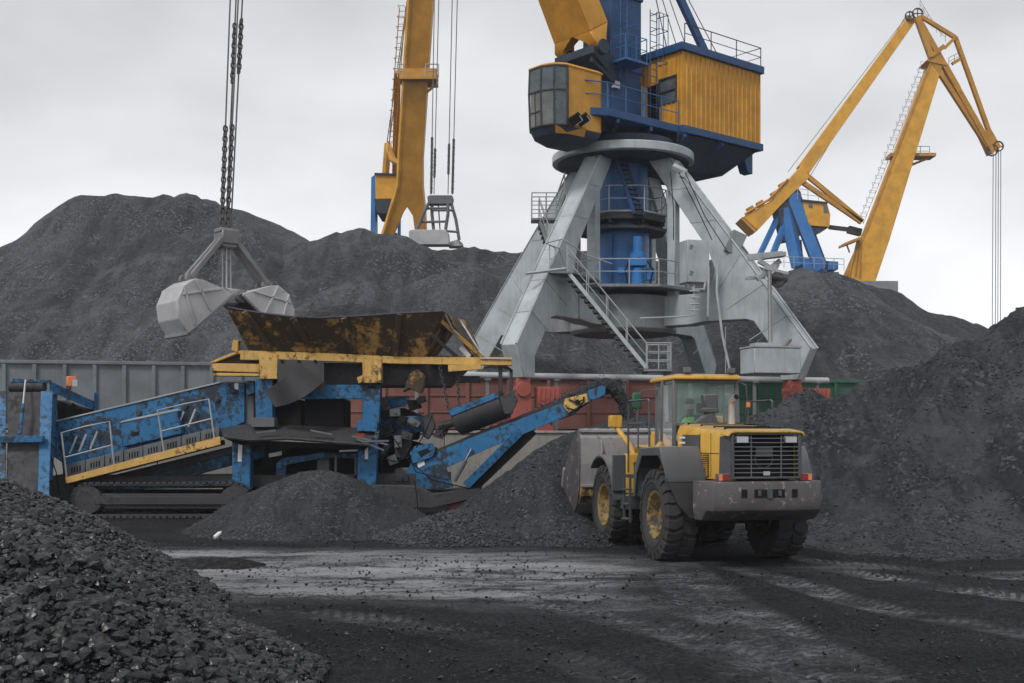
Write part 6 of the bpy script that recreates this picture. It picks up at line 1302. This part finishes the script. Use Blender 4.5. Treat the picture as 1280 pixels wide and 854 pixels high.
# bucket: curved shell with side plates, back ribs and spill guard, filled with coal
bp_ = [(4.95, 2.48), (4.82, 2.30), (4.80, 1.70), (4.84, 1.15), (4.98, .78), (5.25, .55), (5.7, .50), (6.45, .72)]; bw = 1.5
inn = [(x + .05 * (1 if x < 5.2 else .2), z + .05 * (0 if x < 4.9 else 1)) for x, z in bp_]
mb = MB()
for i in range(len(bp_) - 1):
    (x0, z0), (x1, z1) = bp_[i], bp_[i + 1]; (u0, v0), (u1, v1) = inn[i], inn[i + 1]
    mb.hex([(x0, -bw, z0), (x1, -bw, z1), (u1, -bw, v1), (u0, -bw, v0), (x0, bw, z0), (x1, bw, z1), (u1, bw, v1), (u0, bw, v0)])
bu = mb.build('bucket', 'bucket', t)
for sg in (-1, 1): mb = MB(); mb.prism([(x, sg * bw, z) for x, z in bp_] + [(6.1, sg * bw, 1.55), (5.5, sg * bw, 2.2)], (0, sg * .04, 0)); mb.build('side_plate', 'bumper', bu, .01); mb = MB(); mb.beam((6.47, sg * (bw + .03), .74), (6.12, sg * (bw + .03), 1.57), .06, .16, (1, 0, 0)); mb.build('side_cutter', 'bucket', bu)
mb = MB()
for y in (-1.0, -.35, .35, 1.0): mb.prism([(4.80, y, 2.28), (4.72, y, 2.15), (4.70, y, 1.3), (4.80, y, .95), (4.86, y, 1.1), (4.81, y, 1.7)], (0, .035, 0))
mb.b2((4.70, -bw, 1.18), (4.84, bw, 1.24)); mb.beam((4.88, -bw, 2.46), (4.88, bw, 2.46), .10, .06); mb.build('rib', 'bucket', bu, .006)
mb = MB(); mb.prism([(4.74, -bw, 1.17), (4.74, -bw, .98), (4.90, -bw, .82), (4.9, -bw, 1.17)], (0, 2 * bw, 0)); mb.build('wear_strip', 'hopper', bu)
mb = MB()
for k in range(8): y = -bw + .12 + k * (2 * bw - .24) / 7; mb.hex([(6.38, y - .07, .66), (6.75, y - .04, .76), (6.75, y + .04, .76), (6.38, y + .07, .66), (6.38, y - .07, .76), (6.75, y - .04, .79), (6.75, y + .04, .79), (6.38, y + .07, .76)])
mb.build('tooth', 'scr_dark', bu)
LOADER = t
t = Thing('coal_load', 'mound of coal heaped in the grey loader bucket', 'coal', LOADER.m @ Vector((5.4, 0, 1.0)), R(90) + HD)
gx_, gy_ = np.meshgrid(np.linspace(-.53, .75, 34), np.linspace(-1.47, 1.47, 60)); zz = .95 + .62 * (1 - (gy_ / 1.5) ** 2) - .62 * np.abs(gx_ + .05) + .06 * fbm(gx_ * 3, gy_ * 3, 4, 3); zz = np.minimum(zz, 1.62)
ii = np.arange(59)[:, None] * 34 + np.arange(33)[None]; o = np_mesh('coal_surface', np.stack([gx_.ravel(), gy_.ravel(), zz.ravel()], -1), np.stack([ii, ii + 1, ii + 35, ii + 34], -1).reshape(-1, 4), 'coal_fine', t, True); o.modifiers.new('thickness', 'SOLIDIFY').thickness = .3
k_ = rng.integers(0, gx_.size, 1500); V, Fc = scatter(np.stack([gx_.ravel()[k_], gy_.ravel()[k_], zz.ravel()[k_] + .01], -1), .012 + .035 * rng.uniform(size=1500) ** 3, PEBBLES); o = np_mesh('coal_lump', V, Fc, 'coal_small', t); o['kind'] = 'stuff'

# ------------------------------------------------------------------ the driver
t = Thing('person', 'driver in a green hi-vis vest and cap seated inside the loader cab', 'person', LOADER.m @ Vector((1.34, .14, 2.12)), R(90) + HD)
def skin_body(name, joints, edges, root, mat, parent, sub=2):
    me = bpy.data.meshes.new(name); me.from_pydata([j[0] for j in joints], edges, []); o = bpy.data.objects.new(name, me); COL.objects.link(o)
    o.modifiers.new('skin', 'SKIN'); sk = me.skin_vertices[0].data
    for i, j in enumerate(joints): sk[i].radius = (j[1], j[2] if len(j) > 2 else j[1]); sk[i].use_root = i == root
    s_ = o.modifiers.new('sub', 'SUBSURF'); s_.levels = sub; s_.render_levels = sub
    bpy.context.view_layer.update(); ev = o.evaluated_get(bpy.context.evaluated_depsgraph_get()); m2 = bpy.data.meshes.new_from_object(ev); bpy.data.objects.remove(o); m2.name = name
    for p in m2.polygons: p.use_smooth = True
    m2.materials.clear(); m2.materials.append(M[mat]); return link(bpy.data.objects.new(name, m2), parent)
J = [((0, 0, .08), .15, .13), ((0, 0, .30), .14, .12), ((.01, 0, .50), .16, .12), ((.02, 0, .60), .09, .08), ((.03, 0, .68), .055, .055), ((.04, 0, .77), .085, .075), ((.04, 0, .87), .085, .075)]
E = [(0, 1), (1, 2), (2, 3), (3, 4), (4, 5), (5, 6)]
for sg in (-1, 1):
    b0 = len(J); J += [((.02, sg * .19, .55), .058), ((.14, sg * .25, .33), .045), ((.38, sg * .20, .36), .036), ((.46, sg * .17, .40), .03), ((.05, sg * .10, .04), .09), ((.42, sg * .14, .08), .07), ((.50, sg * .14, -.30), .05), ((.60, sg * .14, -.34), .04)]
    E += [(3, b0), (b0, b0 + 1), (b0 + 1, b0 + 2), (b0 + 2, b0 + 3), (0, b0 + 4), (b0 + 4, b0 + 5), (b0 + 5, b0 + 6), (b0 + 6, b0 + 7)]
body = skin_body('body', J, E, 0, 'cloth', t)
mb = MB(); mb.rings([[Vector((.015 + .165 * c_ * a, .215 * s_ * a, z)) for c_, s_ in ((math.cos(x), math.sin(x)) for x in np.linspace(0, 2 * math.pi, 20, endpoint=False))] for z, a in ((.10, .98), (.22, 1.0), (.36, 1.02), (.48, 1.04), (.57, .86), (.61, .62))]); mb.build('vest', 'vest', t, smooth=80)
mb = MB(); mb.lathe([(.0, -.12), (.06, -.11), (.088, -.05), (.092, .03), (.075, .09), (.03, .115), (0, .118)], (.05, 0, .84), (0, 0, 1), 20)
mb.tube((.13, 0, .83), (.155, 0, .815), .018, .012, n=6); mb.build('head', 'skin', t, smooth=80)
mb = MB(); mb.lathe([(.098, 0), (.10, .03), (.09, .08), (.05, .11), (0, .115)], (.05, 0, .875), (0, 0, 1), 20); mb.prism([(.12, -.08, .88), (.22, -.05, .87), (.22, .05, .87), (.12, .08, .88)], (0, 0, .012)); mb.build('cap', 'scr_dark', t, smooth=60)

# ------------------------------------------------------------------ dusty air over the yard
mb = MB(); mb.b2((-160, -8, -1.2), (180, 190, 72))
m = bpy.data.materials.new('haze'); m.use_nodes = True; m.node_tree.nodes.clear()
ho = m.node_tree.nodes.new('ShaderNodeOutputMaterial'); hv = m.node_tree.nodes.new('ShaderNodeVolumePrincipled')
hv.inputs['Color'].default_value = (.86, .88, .92, 1); hv.inputs['Density'].default_value = 0.0005; hv.inputs['Anisotropy'].default_value = .2
m.node_tree.links.new(hv.outputs[0], ho.inputs['Volume']); M['haze'] = m
o = mb.build('haze', 'haze', smooth=0); o['kind'] = 'stuff'
